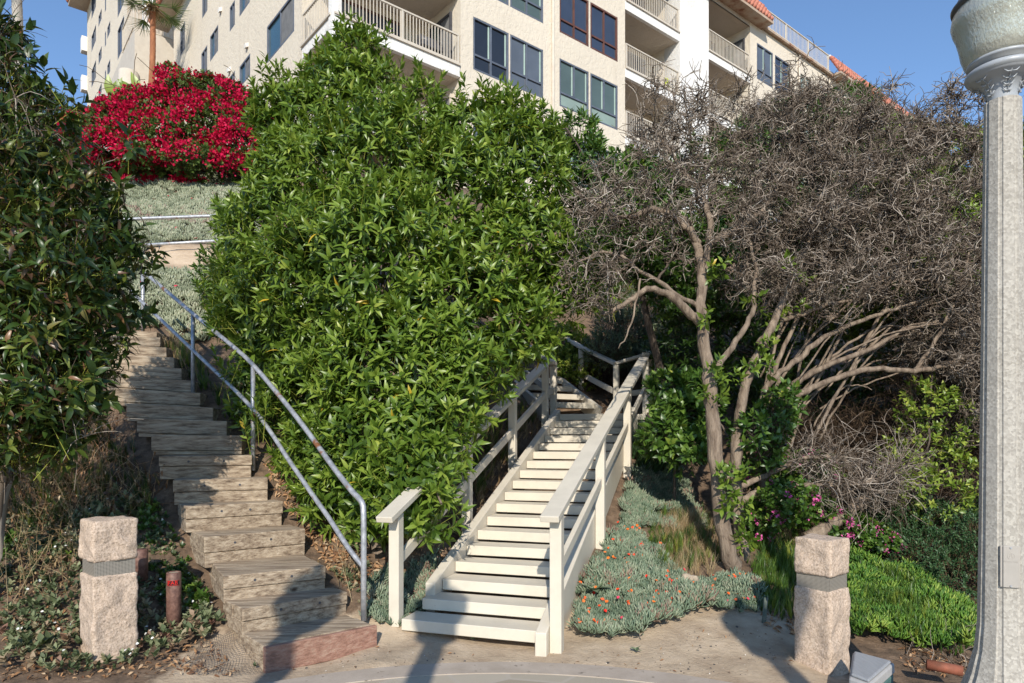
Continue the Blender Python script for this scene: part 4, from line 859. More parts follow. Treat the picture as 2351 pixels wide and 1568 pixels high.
chair(BW(fs(800, 1.1), 1.1, 14.12), 'darkmetal', 'dark chair at the left end of the corner balcony'); chair(BW(fs(1522, .8), .8, 16.92), 'white', 'white chair on the middle balcony left of the white pier'); chair(BW(fs(1535, .8), .8, 19.72), 'white', 'white chair on the topmost visible balcony left of the white pier')
o = MB().obox(BW(fs(1531, .3), .3, 17.3), a3*.12, b3*.05, up*.33).build('beach_towel', surf('lime_cloth', [(.3, (.5, .6, .02)), (.7, (.6, .68, .03))], 4), None, bevel=.02); tagit(o, 'lime yellow towel hanging behind the balcony bars beside the white pier', 'towel')
# ---------------------------------------------------------------- vegetation helpers
def blob(X, Y, d, rx, ry, dr=None):
    k = d/FPX; return (np.array(P(X, Y, d)), np.array([rx*k, (dr if dr else (rx+ry)/2*k*.8), ry*k]))
def shell(blobs, n, r, lo=.9, hi=1.03, back=.35, lump=.16, ls=1.6, inside=.86):
    w = np.array([b[1][0]*b[1][2]+b[1][1]*b[1][2]+b[1][0]*b[1][1] for b in blobs])**.9; w /= w.sum()
    out_p, out_n = [], []
    k = r.choice(len(blobs), n*3, p=w); dv = norm(r.normal(size=(n*3, 3))); rad = r.uniform(lo, hi, n*3)
    C = np.array([b[0] for b in blobs])[k]; R = np.array([b[1] for b in blobs])[k]
    lm = np.array([1+lump*noise.noise(Vector(tuple((c+d*q)*ls))) for c, d, q in zip(C, dv, R)])
    p = C+dv*R*(rad*lm)[:, None]; nn = norm(dv/R)
    keep = (dv[:, 1] < back) | (r.random(n*3) < .15)
    for c, q in blobs: keep &= (np.linalg.norm((p-c)/q, axis=1) > inside) | (np.abs(C-c).sum(1) < 1e-9)
    p, nn = p[keep], nn[keep]
    return p[:n], nn[:n]
def shoots(sc_, p, nn, r, tpl, L=.085, k=11, up_=.55, stem=.10, upo=None, tip_el=.35, base_el=1.75, rnd_fn=None, stemsc=None, droop=.0):
    n = len(p); axis = norm(nn*.75+np.array([0, 0, up_])+r.normal(size=(n, 3))*.28)
    fr = frames(axis, roll=r.random(n)*6.28); base = r.random(n)
    for j in range(k):
        f = j/(k-1); az = j*2.4+r.normal(size=n)*.25; el = tip_el+(base_el-tip_el)*f+r.normal(size=n)*.16
        ld = fr[:, :, 0]*(np.cos(az)*np.sin(el))[:, None]+fr[:, :, 2]*(np.sin(az)*np.sin(el))[:, None]+axis*np.cos(el)[:, None]
        ld = norm(ld+np.array([0, 0, -droop])*f)
        pos = p+axis*(stem*(1-f)*(.9+.2*base))[:, None]; ln = L*(.55+.55*math.sin(math.pi*min(1, .25+f*.8)))*(.8+.4*r.random(n))
        rot = frames(ld, up=axis+r.normal(size=(n, 3))*.2); rv = np.clip(base*.35+r.random(n)*.5+(1-f)*.18-.05, 0, .95)
        odd = r.random(n); rv = np.where(odd < .003, .985, rv)
        sc_.add(tpl, pos, rot, ln, rv if rnd_fn is None else rnd_fn(rv, f, r))
    if stemsc is not None:
        t = np.linspace(0, 1, 3)[None, :, None]; pts = p[:, None]-axis[:, None]*.16+axis[:, None]*t*(.16+stem); stemsc.tubes(pts, np.tile([.0035, .003, .0018], (n, 1)), 3)
def limbs(sc_, root, tips, r, K=7, r0=.05, r1=.012, wob=.12, m=6):
    n = len(tips); t = np.linspace(0, 1, K)[None, :, None]; root = np.asarray(root, float)
    if root.ndim == 1: root = np.tile(root, (n, 1))
    mid = (root+tips)/2+r.normal(size=(n, 3))*wob+np.array([0, 0, .1]); pts = root[:, None]*(1-t)**2+2*mid[:, None]*t*(1-t)+tips[:, None]*t**2
    pts[:, 1:-1] += r.normal(size=(n, K-2, 3))*wob*.18
    sc_.tubes(pts, np.tile(np.linspace(r0, r1, K), (n, 1)), m)
# ---------------------------------------------------------------- the big glossy shrub between the stairs
r = np.random.default_rng(11)
bb = [(815,150,9.0,48,70),(780,230,8.9,90,90),(850,240,8.8,75,75),(690,310,8.8,85,85),(740,400,8.5,120,110),(625,265,8.6,24,65),(640,420,8.5,55,60),(660,540,8.4,130,120),(560,530,8.6,45,60),(560,640,8.5,55,60),(880,420,8.2,170,150),(960,290,8.4,55,65),(1100,320,8.4,110,65),(1180,430,8.1,105,120),
      (1200,330,8.3,75,62),(1040,500,8.0,160,150),(850,620,7.5,200,160),(1180,590,7.9,120,120),(1290,650,8.0,85,75),(1360,670,8.0,35,40),(1060,720,7.4,170,130),(700,700,7.9,150,130),(1180,770,7.5,85,80),(570,720,8.5,60,70),
      (900,860,7.0,160,130),(760,900,7.5,130,110),(1040,870,7.0,95,100),(640,850,8.0,80,80),(850,1020,6.8,120,110),(980,990,6.6,85,95),(950,1110,6.2,70,75),(985,1190,6.0,42,40),(770,1125,6.75,65,75),(850,1195,6.4,55,50),(720,1040,7.2,60,70),(880,1150,6.45,75,70),(760,1040,7.1,70,80),(800,1150,6.75,50,50),(590,960,7.6,40,45)]
bb = [blob(*b) for b in bb]
root = PZ(800, 1235, .35); root = Vector((-1.25, 6.6, gz(-1.25, 6.6)[0]))
sh = thing('broadleaf_shrub', 'huge glossy green broadleaf shrub filling the space between the two staircases', 'shrub', tuple(root))
sc1 = Scat(); ss = Scat()
p, nn = shell(bb, 3300, r, .84, 1.16, lump=.32, ls=1.5, inside=.8); shoots(sc1, p, nn, r, leaf_tpl(.27, .35, .38, 5), .125, 13, stemsc=ss, droop=.5, stem=.13)
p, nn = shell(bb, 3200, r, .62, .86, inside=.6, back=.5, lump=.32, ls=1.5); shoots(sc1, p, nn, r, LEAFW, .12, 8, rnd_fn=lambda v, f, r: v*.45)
# protruding upright sprigs along the top
tops = [(790,95,8.9),(835,105,8.9),(745,150,8.8),(880,135,8.8),(615,195,8.5),(640,215,8.5),(600,235,8.5),(955,215,8.3),(1000,240,8.3),(1050,262,8.3),(1110,252,8.3),(1150,262,8.2),(1190,262,8.2),(1235,285,8.2),(1275,330,8.1),(1285,395,8.0),(905,200,8.6),(690,205,8.7),(560,590,7.8),(500,610,7.8),(545,545,7.9),(480,690,7.8),(1375,640,7.9),(1400,700,7.9),(520,720,7.8),(530,880,7.2),(600,1000,6.9)]
tp = np.array([tuple(P(*t)) for t in tops]); tp = np.repeat(tp, 4, 0)+r.normal(size=(len(tp)*4, 3))*.07
shoots(sc1, tp, np.tile([0, -.2, .7], (len(tp), 1))+r.normal(size=(len(tp), 3))*.25, r, LEAF, .10, 16, stem=.28, up_=.9, stemsc=ss)
sc1.build('foliage', M['green'], sh); ss.build('stems', M['ystem'], sh)
st_ = Scat(); cs = np.array([b[0] for b in bb]); hub = np.array(P(860, 800, 7.9)); limbs(st_, np.array(root)+r.normal(size=(6, 3))*[.15, .1, 0], hub+r.normal(size=(6, 3))*[.35, .1, .4], r, r0=.055, r1=.03); tips = np.repeat(cs, 2, 0)+r.normal(size=(len(cs)*2, 3))*.15+[0, .15, 0]
limbs(st_, hub, tips, r, r0=.03, r1=.01, wob=.06); st_.build('branches', M['bark'], sh, True)
fl_ = Scat(); p, nn = shell(bb, 420, r, 1.0, 1.05, back=.0); p = p[p[:, 2] > 2.2]
for j in range(4): fl_.add(PETAL, p+r.normal(size=p.shape)*.02, frames(norm(r.normal(size=p.shape))), np.full(len(p), .016), r.random(len(p)))
fl_.build('flowers', M['whitefl'], sh)

# ---------------------------------------------------------------- dark half dead shrub at the left
r = np.random.default_rng(12)
lb = [(5,130,5.6,30,60),(0,260,5.4,80,100),(60,360,5.5,80,75),(130,400,5.5,60,50),(120,470,5.4,90,75),(40,520,5.1,120,110),(200,510,5.5,55,60),(215,600,5.5,70,60),(280,570,5.6,35,40),(110,640,5.0,130,100),(215,690,5.4,65,65),(30,760,4.9,120,100),(150,780,5.1,80,70),(70,880,4.9,100,80),(-40,500,4.9,140,250),(150,900,5.0,60,60),(20,970,4.85,90,60),(120,960,5.1,60,50),(190,850,5.5,50,60),(60,1030,5.0,70,40),(-60,850,4.8,100,150),(-90,250,5.2,70,150)]
lb = [blob(*b[:5], dr=.36) for b in lb]
root = Vector((-4.2, 5.4, gz(-4.2, 5.4)[0])); sh = thing('broadleaf_shrub', 'dark half withered broadleaf shrub with curled brown leaves at the left edge', 'shrub', tuple(root))
sc1 = Scat(); ss = Scat(); dk = lambda v, f, r: np.clip(v*.72+(r.random(len(v)) < .22*f+.10)*.45, 0, 1)
p, nn = shell(lb, 1250, r, .8, 1.2, lump=.5, ls=2.6); shoots(sc1, p, nn, r, leaf_tpl(.30, .45, .6, 5), .10, 8, rnd_fn=dk, stemsc=ss, droop=.7)
p, nn = shell(lb, 3600, r, .45, .98, inside=.4, lump=.3, ls=2.4); shoots(sc1, p, nn, r, LEAFN, .05, 8, rnd_fn=lambda v, f, r: np.clip(.25+v*.3+(r.random(len(v)) < .4)*.5, 0, 1), stemsc=ss)
tp = np.array([tuple(P(*t)) for t in ((15,70,5.6),(30,110,5.6),(45,125,5.6),(10,130,5.5),(70,180,5.5),(50,215,5.5),(130,250,5.5),(170,275,5.5),(120,235,5.5),(240,480,5.4),(285,470,5.4),(310,560,5.5),(320,640,5.5),(300,700,5.4),(250,790,5.2),(215,870,5.0),(200,910,4.95),(110,1000,4.8),(180,950,4.9),(90,1030,4.75),(280,340,5.5))]); tp = np.repeat(tp, 2, 0)+r.normal(size=(len(tp)*2, 3))*.05
shoots(sc1, tp, norm(r.normal(size=tp.shape)+[.4, -.4, .1]), r, LEAFW, .12, 10, stem=.16, rnd_fn=lambda v, f, r: v*.6, stemsc=ss, droop=.6)
sc1.build('foliage', M['dgreen'], sh); ss.build('stems', M['ystem'], sh)
st_ = Scat(); cs = np.array([b[0] for b in lb]); tips = np.repeat(cs, 5, 0)+r.normal(size=(len(cs)*5, 3))*.15
limbs(st_, cs.mean(0)+[-.5, .3, -.2], tips, r, r0=.02, r1=.005); limbs(st_, np.array(root), np.tile(cs.mean(0)+[-.5, .3, -.2], (3, 1)), r, r0=.06, r1=.03)
bt = np.repeat(tips, 10, 0); limbs(st_, bt, bt+r.normal(size=bt.shape)*.16, r, K=5, r0=.004, r1=.0015, wob=.03, m=3); st_.build('branches', M['twig'], sh)

# ---------------------------------------------------------------- dead trees and the thicket behind
def wander(base, dirv, L, r, K=6, wob=.5, curl=.25):   # batch of wandering twigs
    n = len(base); pts = np.empty((n, K, 3)); pts[:, 0] = base; d = norm(dirv); bend = r.normal(size=(n, 3))*curl
    for i in range(1, K):
        d = norm(d+bend+r.normal(size=(n, 3))*wob); pts[:, i] = pts[:, i-1]+d*(L/(K-1))[:, None]
    return pts
def path(pts, n=5): return np.array([tuple(p) for p in smooth(pts, n)])
def dead_tree(name_label, trunks, blobs, seed, ntips, ntw, label, twr=.0056, group='dead grey trees right of the painted stairs'):
    r = np.random.default_rng(seed); b0 = trunks[0][0][0]
    t = thing('dead_tree', label, 'tree', tuple(b0), group); nodes = []; nrad = []
    tm = MB(); bm_ = MB()
    for i, (pts, r0, r1) in enumerate(trunks):
        pp = path(pts, 5); rr = np.linspace(r0, r1, len(pp)); rr = rr*(1+r.normal(size=len(pp))*.05); pp[1:-1] += r.normal(size=(len(pp)-2, 3))*.008
        (tm if i == 0 else bm_).tube(pp, list(rr), 9); nodes.append(pp[len(pp)//3 if i < 2 else 1:]); nrad.append(rr[len(pp)//3 if i < 2 else 1:])
    tm.build('trunk', M['bark'], t, True); bm_.build('limbs', M['bark'], t, True)
    nodes = np.concatenate(nodes); nrad = np.concatenate(nrad)
    # grow secondary branches towards points spread through the crown
    w = np.array([np.prod(b[1])**.67 for b in blobs]); w /= w.sum(); k = r.choice(len(blobs), ntips, p=w)
    dv = norm(r.normal(size=(ntips, 3)))*(r.random((ntips, 1))**.28); tg = np.array([b[0] for b in blobs])[k]+dv*np.array([b[1] for b in blobs])[k]
    order = np.argsort([np.min(np.linalg.norm(nodes-q, axis=1)) for q in tg]); tg = tg[order]; sc_ = Scat(); tipnodes = []
    N = nodes.copy(); NR = nrad.copy(); paths = []; rads = []; dirs = []
    for q in tg:
        D = np.linalg.norm(N-q, axis=1)+(NR < .006)*.15; i = int(np.argmin(D)); a = N[i]; L = np.linalg.norm(q-a)
        if L < .05: continue
        K = 7; tt = np.linspace(0, 1, K)[:, None]; midp = (a+q)/2+r.normal(size=3)*L*.16+np.array([0, 0, .06*L]); pp = a*(1-tt)**2+2*midp*tt*(1-tt)+q*tt**2; pp[1:-1] += r.normal(size=(K-2, 3))*L*.035
        ra = min(NR[i]*.8, .013+.012*L); rb = max(.0045, ra*.35); rr = np.linspace(ra, rb, K); paths.append(pp); rads.append(rr)
        N = np.vstack([N, pp[2:]]); NR = np.concatenate([NR, rr[2:]])
    paths = np.array(paths); rads = np.array(rads); sc_.tubes(paths, rads, 5); o = sc_.build('branches', M['twig'], t)
    # twigs
    tw = Scat(); fl_ = paths.reshape(-1, 3); dd = np.gradient(paths, axis=1).reshape(-1, 3); idx_ = r.integers(0, len(fl_), ntw)
    b_ = fl_[idx_]+r.normal(size=(ntw, 3))*.01; cc = np.average(cs_ := np.array([b[0] for b in blobs]), axis=0)
    dr = norm(dd[idx_])*.8+norm(b_-cc-np.array([0, 0, -.8]))*.5+r.normal(size=(ntw, 3))*.7; L = r.uniform(.10, .30, ntw)
    p1 = wander(b_, dr, L, r, 6, .42, .2); tw.tubes(p1, np.tile(np.linspace(twr, twr*.5, 6), (ntw, 1)), 3)
    b2 = p1[:, 3]; p2 = wander(b2, norm(p1[:, 3]-p1[:, 2])+r.normal(size=(ntw, 3))*.9, L*.6, r, 4, .45, .3); tw.tubes(p2, np.tile(np.linspace(twr*.75, twr*.4, 4), (ntw, 1)), 3)
    b3_ = p1[:, 2]; p3 = wander(b3_, norm(p1[:, 2]-p1[:, 1])+r.normal(size=(ntw, 3))*.9, L*.4, r, 4, .3, .3); tw.tubes(p3, np.tile(np.linspace(twr*.7, twr*.4, 4), (ntw, 1)), 3)
    tw.build('twigs', M['twig'], t); return t, fl_
g0 = hit(1680, 1320)
T1 = [([P(1690,1345,g0.y+.1),P(1672,1260,6.65),P(1655,1180,6.7),P(1640,1023,6.8),P(1630,890,6.9),P(1617,790,7.0),P(1610,713,7.05),P(1612,640,7.15),P(1600,560,7.3),P(1570,500,7.3)], .085, .04),
 ([P(1722,1335,7.0),P(1700,1220,7.0),P(1690,1100,7.05),P(1692,1000,7.1),P(1712,883,7.2),P(1754,790,7.3),P(1794,696,7.5),P(1840,596,7.7),P(1880,500,7.9)], .07, .03),
 ([P(1608,740,7.0),P(1568,705,6.95),P(1534,673,6.9),P(1484,666,6.9),P(1444,693,6.9),P(1384,723,6.9)], .05, .018),
 ([P(1605,560,7.3),P(1560,505,7.2),P(1500,480,7.1),P(1434,500,7.0),P(1370,470,6.95),P(1320,440,6.9)], .04, .012),
 ([P(1612,640,7.15),P(1630,540,7.2),P(1612,450,7.3),P(1560,380,7.4),P(1520,320,7.5)], .04, .014),
 ([P(1640,850,6.95),P(1690,783,7.1),P(1728,720,7.2),P(1730,666,7.3),P(1734,606,7.4),P(1700,500,7.5)], .035, .014),
 ([P(1625,560,7.2),P(1700,520,7.3),P(1760,470,7.4),P(1800,400,7.5)], .035, .012),
 ([P(1600,700,7.05),P(1560,680,7.0),P(1470,620,6.95),P(1400,580,6.9),P(1330,600,6.9)], .028, .01),
 ([P(1470,640,6.9),P(1450,740,6.8),P(1420,800,6.7)], .012, .005)]
B1 = [blob(*b, dr=.55) for b in ((1400,560,6.9,105,90),(1370,650,6.9,75,70),(1460,430,7.0,110,110),(1560,370,7.3,120,120),(1650,330,7.5,110,100),(1600,500,7.1,150,110),(1720,450,7.4,120,120),(1360,470,6.95,55,55),(1480,260,7.3,30,60),(1570,250,7.4,60,55),(1650,240,7.5,60,40))]
dead_tree('', T1, B1, 21, 420, 2000, 'dead grey tree with pale twin trunks and a tangled leafless crown beside the painted stairs')
g1 = hit(1800, 1200)
rl = np.random.default_rng(77)
T2x = []
for _ in range(20):
    xe, ye, de = rl.uniform(1930, 2380), rl.uniform(560, 900), rl.uniform(7.5, 9.2); xb, yb, db = rl.uniform(1730, 1900), rl.uniform(860, 1040), rl.uniform(7.5, 8.2); tm_ = rl.uniform(.35, .5); lf_ = rl.uniform(30, 90)
    T2x.append(([P(xb, yb, db), P(xb+(xe-xb)*.25, yb+(ye-yb)*.42-lf_*.6, db+(de-db)*.25), P(xb+(xe-xb)*.55, yb+(ye-yb)*.72-lf_, db+(de-db)*.55), P(xb+(xe-xb)*.8, yb+(ye-yb)*.92-lf_*.5, db+(de-db)*.8), P(xe, ye, de)], rl.uniform(.010, .022), .005))
T2 = [([P(1765,1010,7.7),P(1790,960,7.7),P(1807,923,7.7),P(1867,890,7.7),P(1960,856,7.75),P(2027,846,7.8),P(2100,851,7.8),P(2167,840,7.85),P(2247,816,7.9)], .055, .03),
 ([P(1765,1020,7.7),P(1790,916,7.75),P(1857,860,7.8),P(1920,830,7.8),P(2010,796,7.9),P(2060,763,7.9),P(2117,746,8),P(2200,730,8.1)], .05, .02),
 ([P(1730,960,7.6),P(1767,880,7.6),P(1834,823,7.65),P(1894,773,7.7),P(1980,736,7.8),P(2050,710,7.9),P(2134,683,8)], .05, .02),
 ([P(1740,790,7.6),P(1797,736,7.7),P(1844,720,7.7),P(1900,700,7.8),P(1967,686,7.9),P(2060,640,8)], .04, .014),
 ([P(1754,900,7.7),P(1790,830,7.8),P(1830,730,7.9),P(1900,620,8.0),P(1960,540,8.1)], .04, .014),
 ([P(1960,850,8),P(2000,760,8.1),P(2060,660,8.2),P(2100,560,8.3)], .035, .014),
 ([P(2100,851,7.8),P(2160,760,7.9),P(2210,640,8.0),P(2230,520,8.1)], .03, .012),
 ([P(2190,720,8),P(2260,640,8),P(2330,560,8)], .025, .01),
 ([P(1760,1140,7.5),P(1745,1060,7.6),P(1762,1010,7.7)], .05, .05)]
B2 = [blob(*b, dr=.8) for b in ((1790,340,7.9,130,120),(1900,400,8.0,150,150),(2020,400,8.1,150,140),(2130,430,8.1,130,130),(2080,320,8.2,110,80),(2220,480,8.1,120,130),(2330,600,8.1,90,140),(1850,560,7.9,150,90),(2000,590,8.0,160,110),(2150,620,8.0,150,110),(2250,740,8.0,110,120),(1930,260,8.1,110,70),(1800,240,8.0,90,60),(2190,290,8.2,60,50),(2150,260,8.2,50,40),(2330,900,8.0,60,140),(2240,880,8.0,60,90),(1840,470,7.8,150,100),(2200,800,7.9,90,80),(1900,660,7.8,130,70),(1760,620,7.6,80,60),(2250,960,7.9,80,60),(2300,800,7.8,70,90))]
T2 = [(p_, a_*.82, b_*.8) for p_, a_, b_ in T2]+T2x; T1 = T1
t2, fl2 = dead_tree('', T2, B2, 22, 1500, 13000, 'wide dead grey tree with limbs arching right over the dark hollow')
# low grey limbs and the stump branch
r = np.random.default_rng(5)
def limb_thing(lists, label, ntw, reach):
    t = thing('fallen_branch', label, 'branch', tuple(lists[0][0][0])); m = MB(); pts = []
    for pts_, r0, r1 in lists:
        pp = path(pts_, 5); pp[1:-1] += r.normal(size=(len(pp)-2, 3))*.006; m.tube(pp, list(np.linspace(r0, r1, len(pp))), 9); pts.append(pp[len(pp)//2:])
    m.build('limb', M['bark'], t, True); pts = np.concatenate(pts); i = r.integers(0, len(pts), ntw); n = ntw; tw = Scat(); L = r.uniform(.15, reach, n)
    p1 = wander(pts[i], r.normal(size=(n, 3))+[.6, -.1, .25], L, r, 7, .2, .2); tw.tubes(p1, np.tile(np.linspace(.006, .002, 7), (n, 1)), 3)
    for kk in (2, 3, 4, 5):
        p2 = wander(p1[:, kk], norm(p1[:, kk]-p1[:, kk-1])+r.normal(size=(n, 3))*.8, L*.5, r, 5, .25, .3); tw.tubes(p2, np.tile(np.linspace(.004, .0016, 5), (n, 1)), 3)
    tw.build('twigs', M['twig'], t)
limb_thing([([P(1700,1118,7.2),P(1770,1085,7.2),P(1820,1062,7.2),P(1870,1048,7.2),P(1930,1052,7.25)], .035, .018)], 'upper of two low bare branches reaching right above the pink geraniums', 90, .6)
limb_thing([([P(1695,1150,7.1),P(1760,1128,7.1),P(1860,1114,7.15),P(1960,1112,7.2),P(2040,1100,7.3)], .040, .015)], 'lower of two low bare branches reaching right just over the pink geraniums', 120, .6)
limb_thing([([P(1850,1240,7.25),P(1925,1192,7.4),P(1970,1155,7.5),P(2020,1110,7.6),P(2060,1040,7.8)], .085, .03)], 'thick grey leaning stump with a tangle of thin twigs behind the right bollard', 110, .6)
g2 = P(2055, 1060, 8.9)
T3 = [([P(2055,1090,8.9),P(2068,1005,8.9),P(2085,930,8.9),P(2100,860,8.9),P(2108,780,8.9),P(2130,700,9)], .085, .05), ([P(2100,860,8.9),P(2160,800,9),P(2230,740,9)], .04, .02), ([P(2290,1010,8.6),P(2220,940,8.7),P(2150,880,8.8)], .05, .03)]
dead_tree('', T3, [blob(2150,720,9.2,150,90,.6), blob(2260,830,8.9,110,110,.5), blob(2300,950,8.5,70,90,.5)], 23, 200, 1800, 'third dead trunk standing in the dark hollow left of the street lamp')

# thicket of dead brush on the hollow's floor: nobody could count it
r = np.random.default_rng(31); br = Scat()
def brush(X0, X1, Y0, Y1, d0, d1, n, L0, L1, rad=.0035, upb=.4):
    pos = np.array([tuple(P(r.uniform(X0, X1), r.uniform(Y0, Y1), r.uniform(d0, d1))) for _ in range(n)]); gg = gz(pos[:, 0], pos[:, 1]); pos[:, 2] = np.maximum(pos[:, 2], gg)
    L = r.uniform(L0, L1, n); p1 = wander(pos, r.normal(size=(n, 3))+[0, -.2, upb], L, r, 7, .22, .22); br.tubes(p1, np.tile(np.linspace(rad, rad*.5, 7), (n, 1)), 3)
    p2 = wander(p1[:, 3], r.normal(size=(n, 3))+[0, 0, upb], L*.6, r, 5, .25, .25); br.tubes(p2, np.tile(np.linspace(rad*.8, rad*.4, 5), (n, 1)), 3)
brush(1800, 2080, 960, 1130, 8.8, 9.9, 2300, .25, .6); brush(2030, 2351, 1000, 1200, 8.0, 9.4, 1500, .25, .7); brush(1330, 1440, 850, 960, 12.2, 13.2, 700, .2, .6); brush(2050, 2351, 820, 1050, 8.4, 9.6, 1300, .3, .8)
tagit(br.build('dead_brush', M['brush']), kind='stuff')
# ---------------------------------------------------------------- live evergreen trees behind the dead ones
def tree(blobs, root, label, seed, n, n2, mat='mgreen', L=.11, k=10, name='evergreen_tree', cat='tree', tpl=LEAF, group=None, r0=.07, rf=None, back=.35):
    r = np.random.default_rng(seed); t = thing(name, label, cat, tuple(root), group); sc_ = Scat(); ss_ = Scat()
    p, nn = shell(blobs, n, r, .88, 1.06, lump=.25, back=back); shoots(sc_, p, nn, r, tpl, L, k, stemsc=ss_, rnd_fn=rf)
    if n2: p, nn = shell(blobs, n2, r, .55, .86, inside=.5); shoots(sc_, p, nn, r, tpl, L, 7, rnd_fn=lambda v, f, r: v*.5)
    sc_.build('foliage', M[mat], t); cs = np.array([b[0] for b in blobs]); top = cs.mean(0); limbs(ss_, np.array(root), top[None], r, r0=r0, r1=r0*.5); tips = np.repeat(cs, 2, 0)+r.normal(size=(len(cs)*2, 3))*.2
    limbs(ss_, top*.7+np.array(root)*.3, tips, r, r0=r0*.4, r1=.012); ss_.build('branches', M['bark2'], t); return t
def gr(x, y): return Vector((x, y, gz(x, y)[0]-.1))
tree([blob(*b) for b in ((1325,330,9.6,45,55),(1345,420,9.6,60,80),(1410,480,9.8,80,90),(1380,590,9.4,70,70),(1480,560,9.9,90,90),(1560,620,10,90,90),(1500,430,10,70,60),(1440,400,9.9,50,45))], gr(2.6, 10.6), 'dark green evergreen with a bold leaf rosette above the painted stairs', 41, 1000, 600)
tree([blob(*b) for b in ((1700,420,10.5,130,110),(1830,330,10.8,110,90),(1900,400,10.6,120,120),(1760,560,10.2,150,120),(1640,640,10,120,110),(1950,540,10.5,140,130),(1950,250,10.9,55,35),(1860,270,10.9,40,35))], gr(4.4, 11), 'dense evergreen behind the dead tangle, topping out near the roof railing', 42, 1500, 900)
tree([blob(*b) for b in ((2060,380,10.2,110,90),(2170,380,10.2,100,70),(2240,430,10,90,110),(2110,520,10,140,130),(2240,600,9.8,120,130),(2110,690,9.8,130,100),(1980,680,10,120,90))], gr(6.1, 10.2), 'bright green topped evergreen left of the street lamp against the sky', 43, 1700, 900, 'green')
tree([blob(*b) for b in ((2345,400,9.5,60,100),(2400,560,9.2,110,150),(2370,760,9.0,80,120),(2390,960,8.8,90,120),(2420,1150,8.6,90,110))], gr(7.4, 9.2), 'leafy evergreen at the right edge behind the street lamp', 44, 900, 500, 'green')
tree([blob(*b) for b in ((1700,780,10.8,170,130),(1900,800,11.4,170,120),(2080,880,11.6,150,120),(2250,900,11,130,140),(1600,800,10.6,90,100),(1850,950,11.8,180,90),(2050,1000,11.8,170,90))], gr(4.6, 11.6), 'deep shaded evergreen mass filling the dark hollow', 45, 1500, 1300, 'mgreen', back=.6, rf=lambda v, f, r: v*.35)  # leaf tones scaled down, so the hollow's shade is in the leaf colour
tree([blob(*b, dr=.3) for b in ((2120,930,8.1,45,50),(2155,985,8.0,60,60),(2110,1030,8,45,45),(2090,1120,7.8,60,50),(2140,1150,7.7,60,50),(2190,1110,7.8,50,50),(2060,1075,7.9,35,40))], gr(4.9, 8.0), 'bright yellow green bush rising from the twigs left of the street lamp', 46, 300, 0, 'green', .07, 9, 'leafy_bush', 'bush', LEAFW, r0=.02, rf=lambda v, f, r: np.clip(v+.25, 0, .95))
tree([blob(*b, dr=.3) for b in ((1560,960,8.0,50,40),(1530,1010,7.8,45,40),(1580,1040,7.6,30,35),(1600,920,8.2,40,50),(1540,900,8.4,40,30))], gr(2.0, 8.2), 'small glossy bush with broad leaves hugging the right handrail of the painted stairs', 47, 330, 80, 'mgreen', .105, 10, 'leafy_bush', 'bush', LEAFW, r0=.02)
tree([blob(*b, dr=.3) for b in ((1770,980,7.4,40,40),(1750,1040,7.3,35,45),(1720,1000,7.2,25,50),(1790,930,7.6,25,30))], gr(2.75, 7.5), 'leafy suckers growing behind the twin trunks', 48, 150, 20, 'mgreen', .085, 9, 'leafy_bush', 'bush', LEAFW, r0=.015)
# tufts of new leaves sprouting on the trunks
tf_ = Scat(); r = np.random.default_rng(50); tp = []
for X, Y, d in ((1633,845,6.8),(1655,885,6.8),(1628,735,6.95),(1675,880,7.0),(1640,905,6.7),(1650,1090,6.6),(1665,1115,6.6),(1700,1075,6.85),(1705,1100,6.85),(1660,1140,6.55),(1675,1165,6.6),(1705,1175,6.85),(1810,610,7.5),(1838,630,7.5),(1828,712,7.6),(1787,730,7.6),(1790,750,7.5),(1730,790,7.2),(1760,800,7.2),(1735,850,7.2),(1750,860,7.2),(1650,605,7.1),(1735,690,7.2),(1700,1200,6.85),(1720,1240,6.8),(1690,1230,6.6),(1630,620,7.1)):
    for _ in range(3): tp.append(np.array(P(X, Y, d))+r.normal(size=3)*.035)
tp = np.array(tp); shoots(tf_, tp, norm(r.normal(size=tp.shape)+[0, -.8, 0]), r, LEAFW, .085, 9, up_=.2); o = tf_.build('leaf_tufts', M['green']); o.parent = bpy.data.objects['dead_tree']; o.matrix_parent_inverse = Matrix.Translation(-worldloc(o.parent))
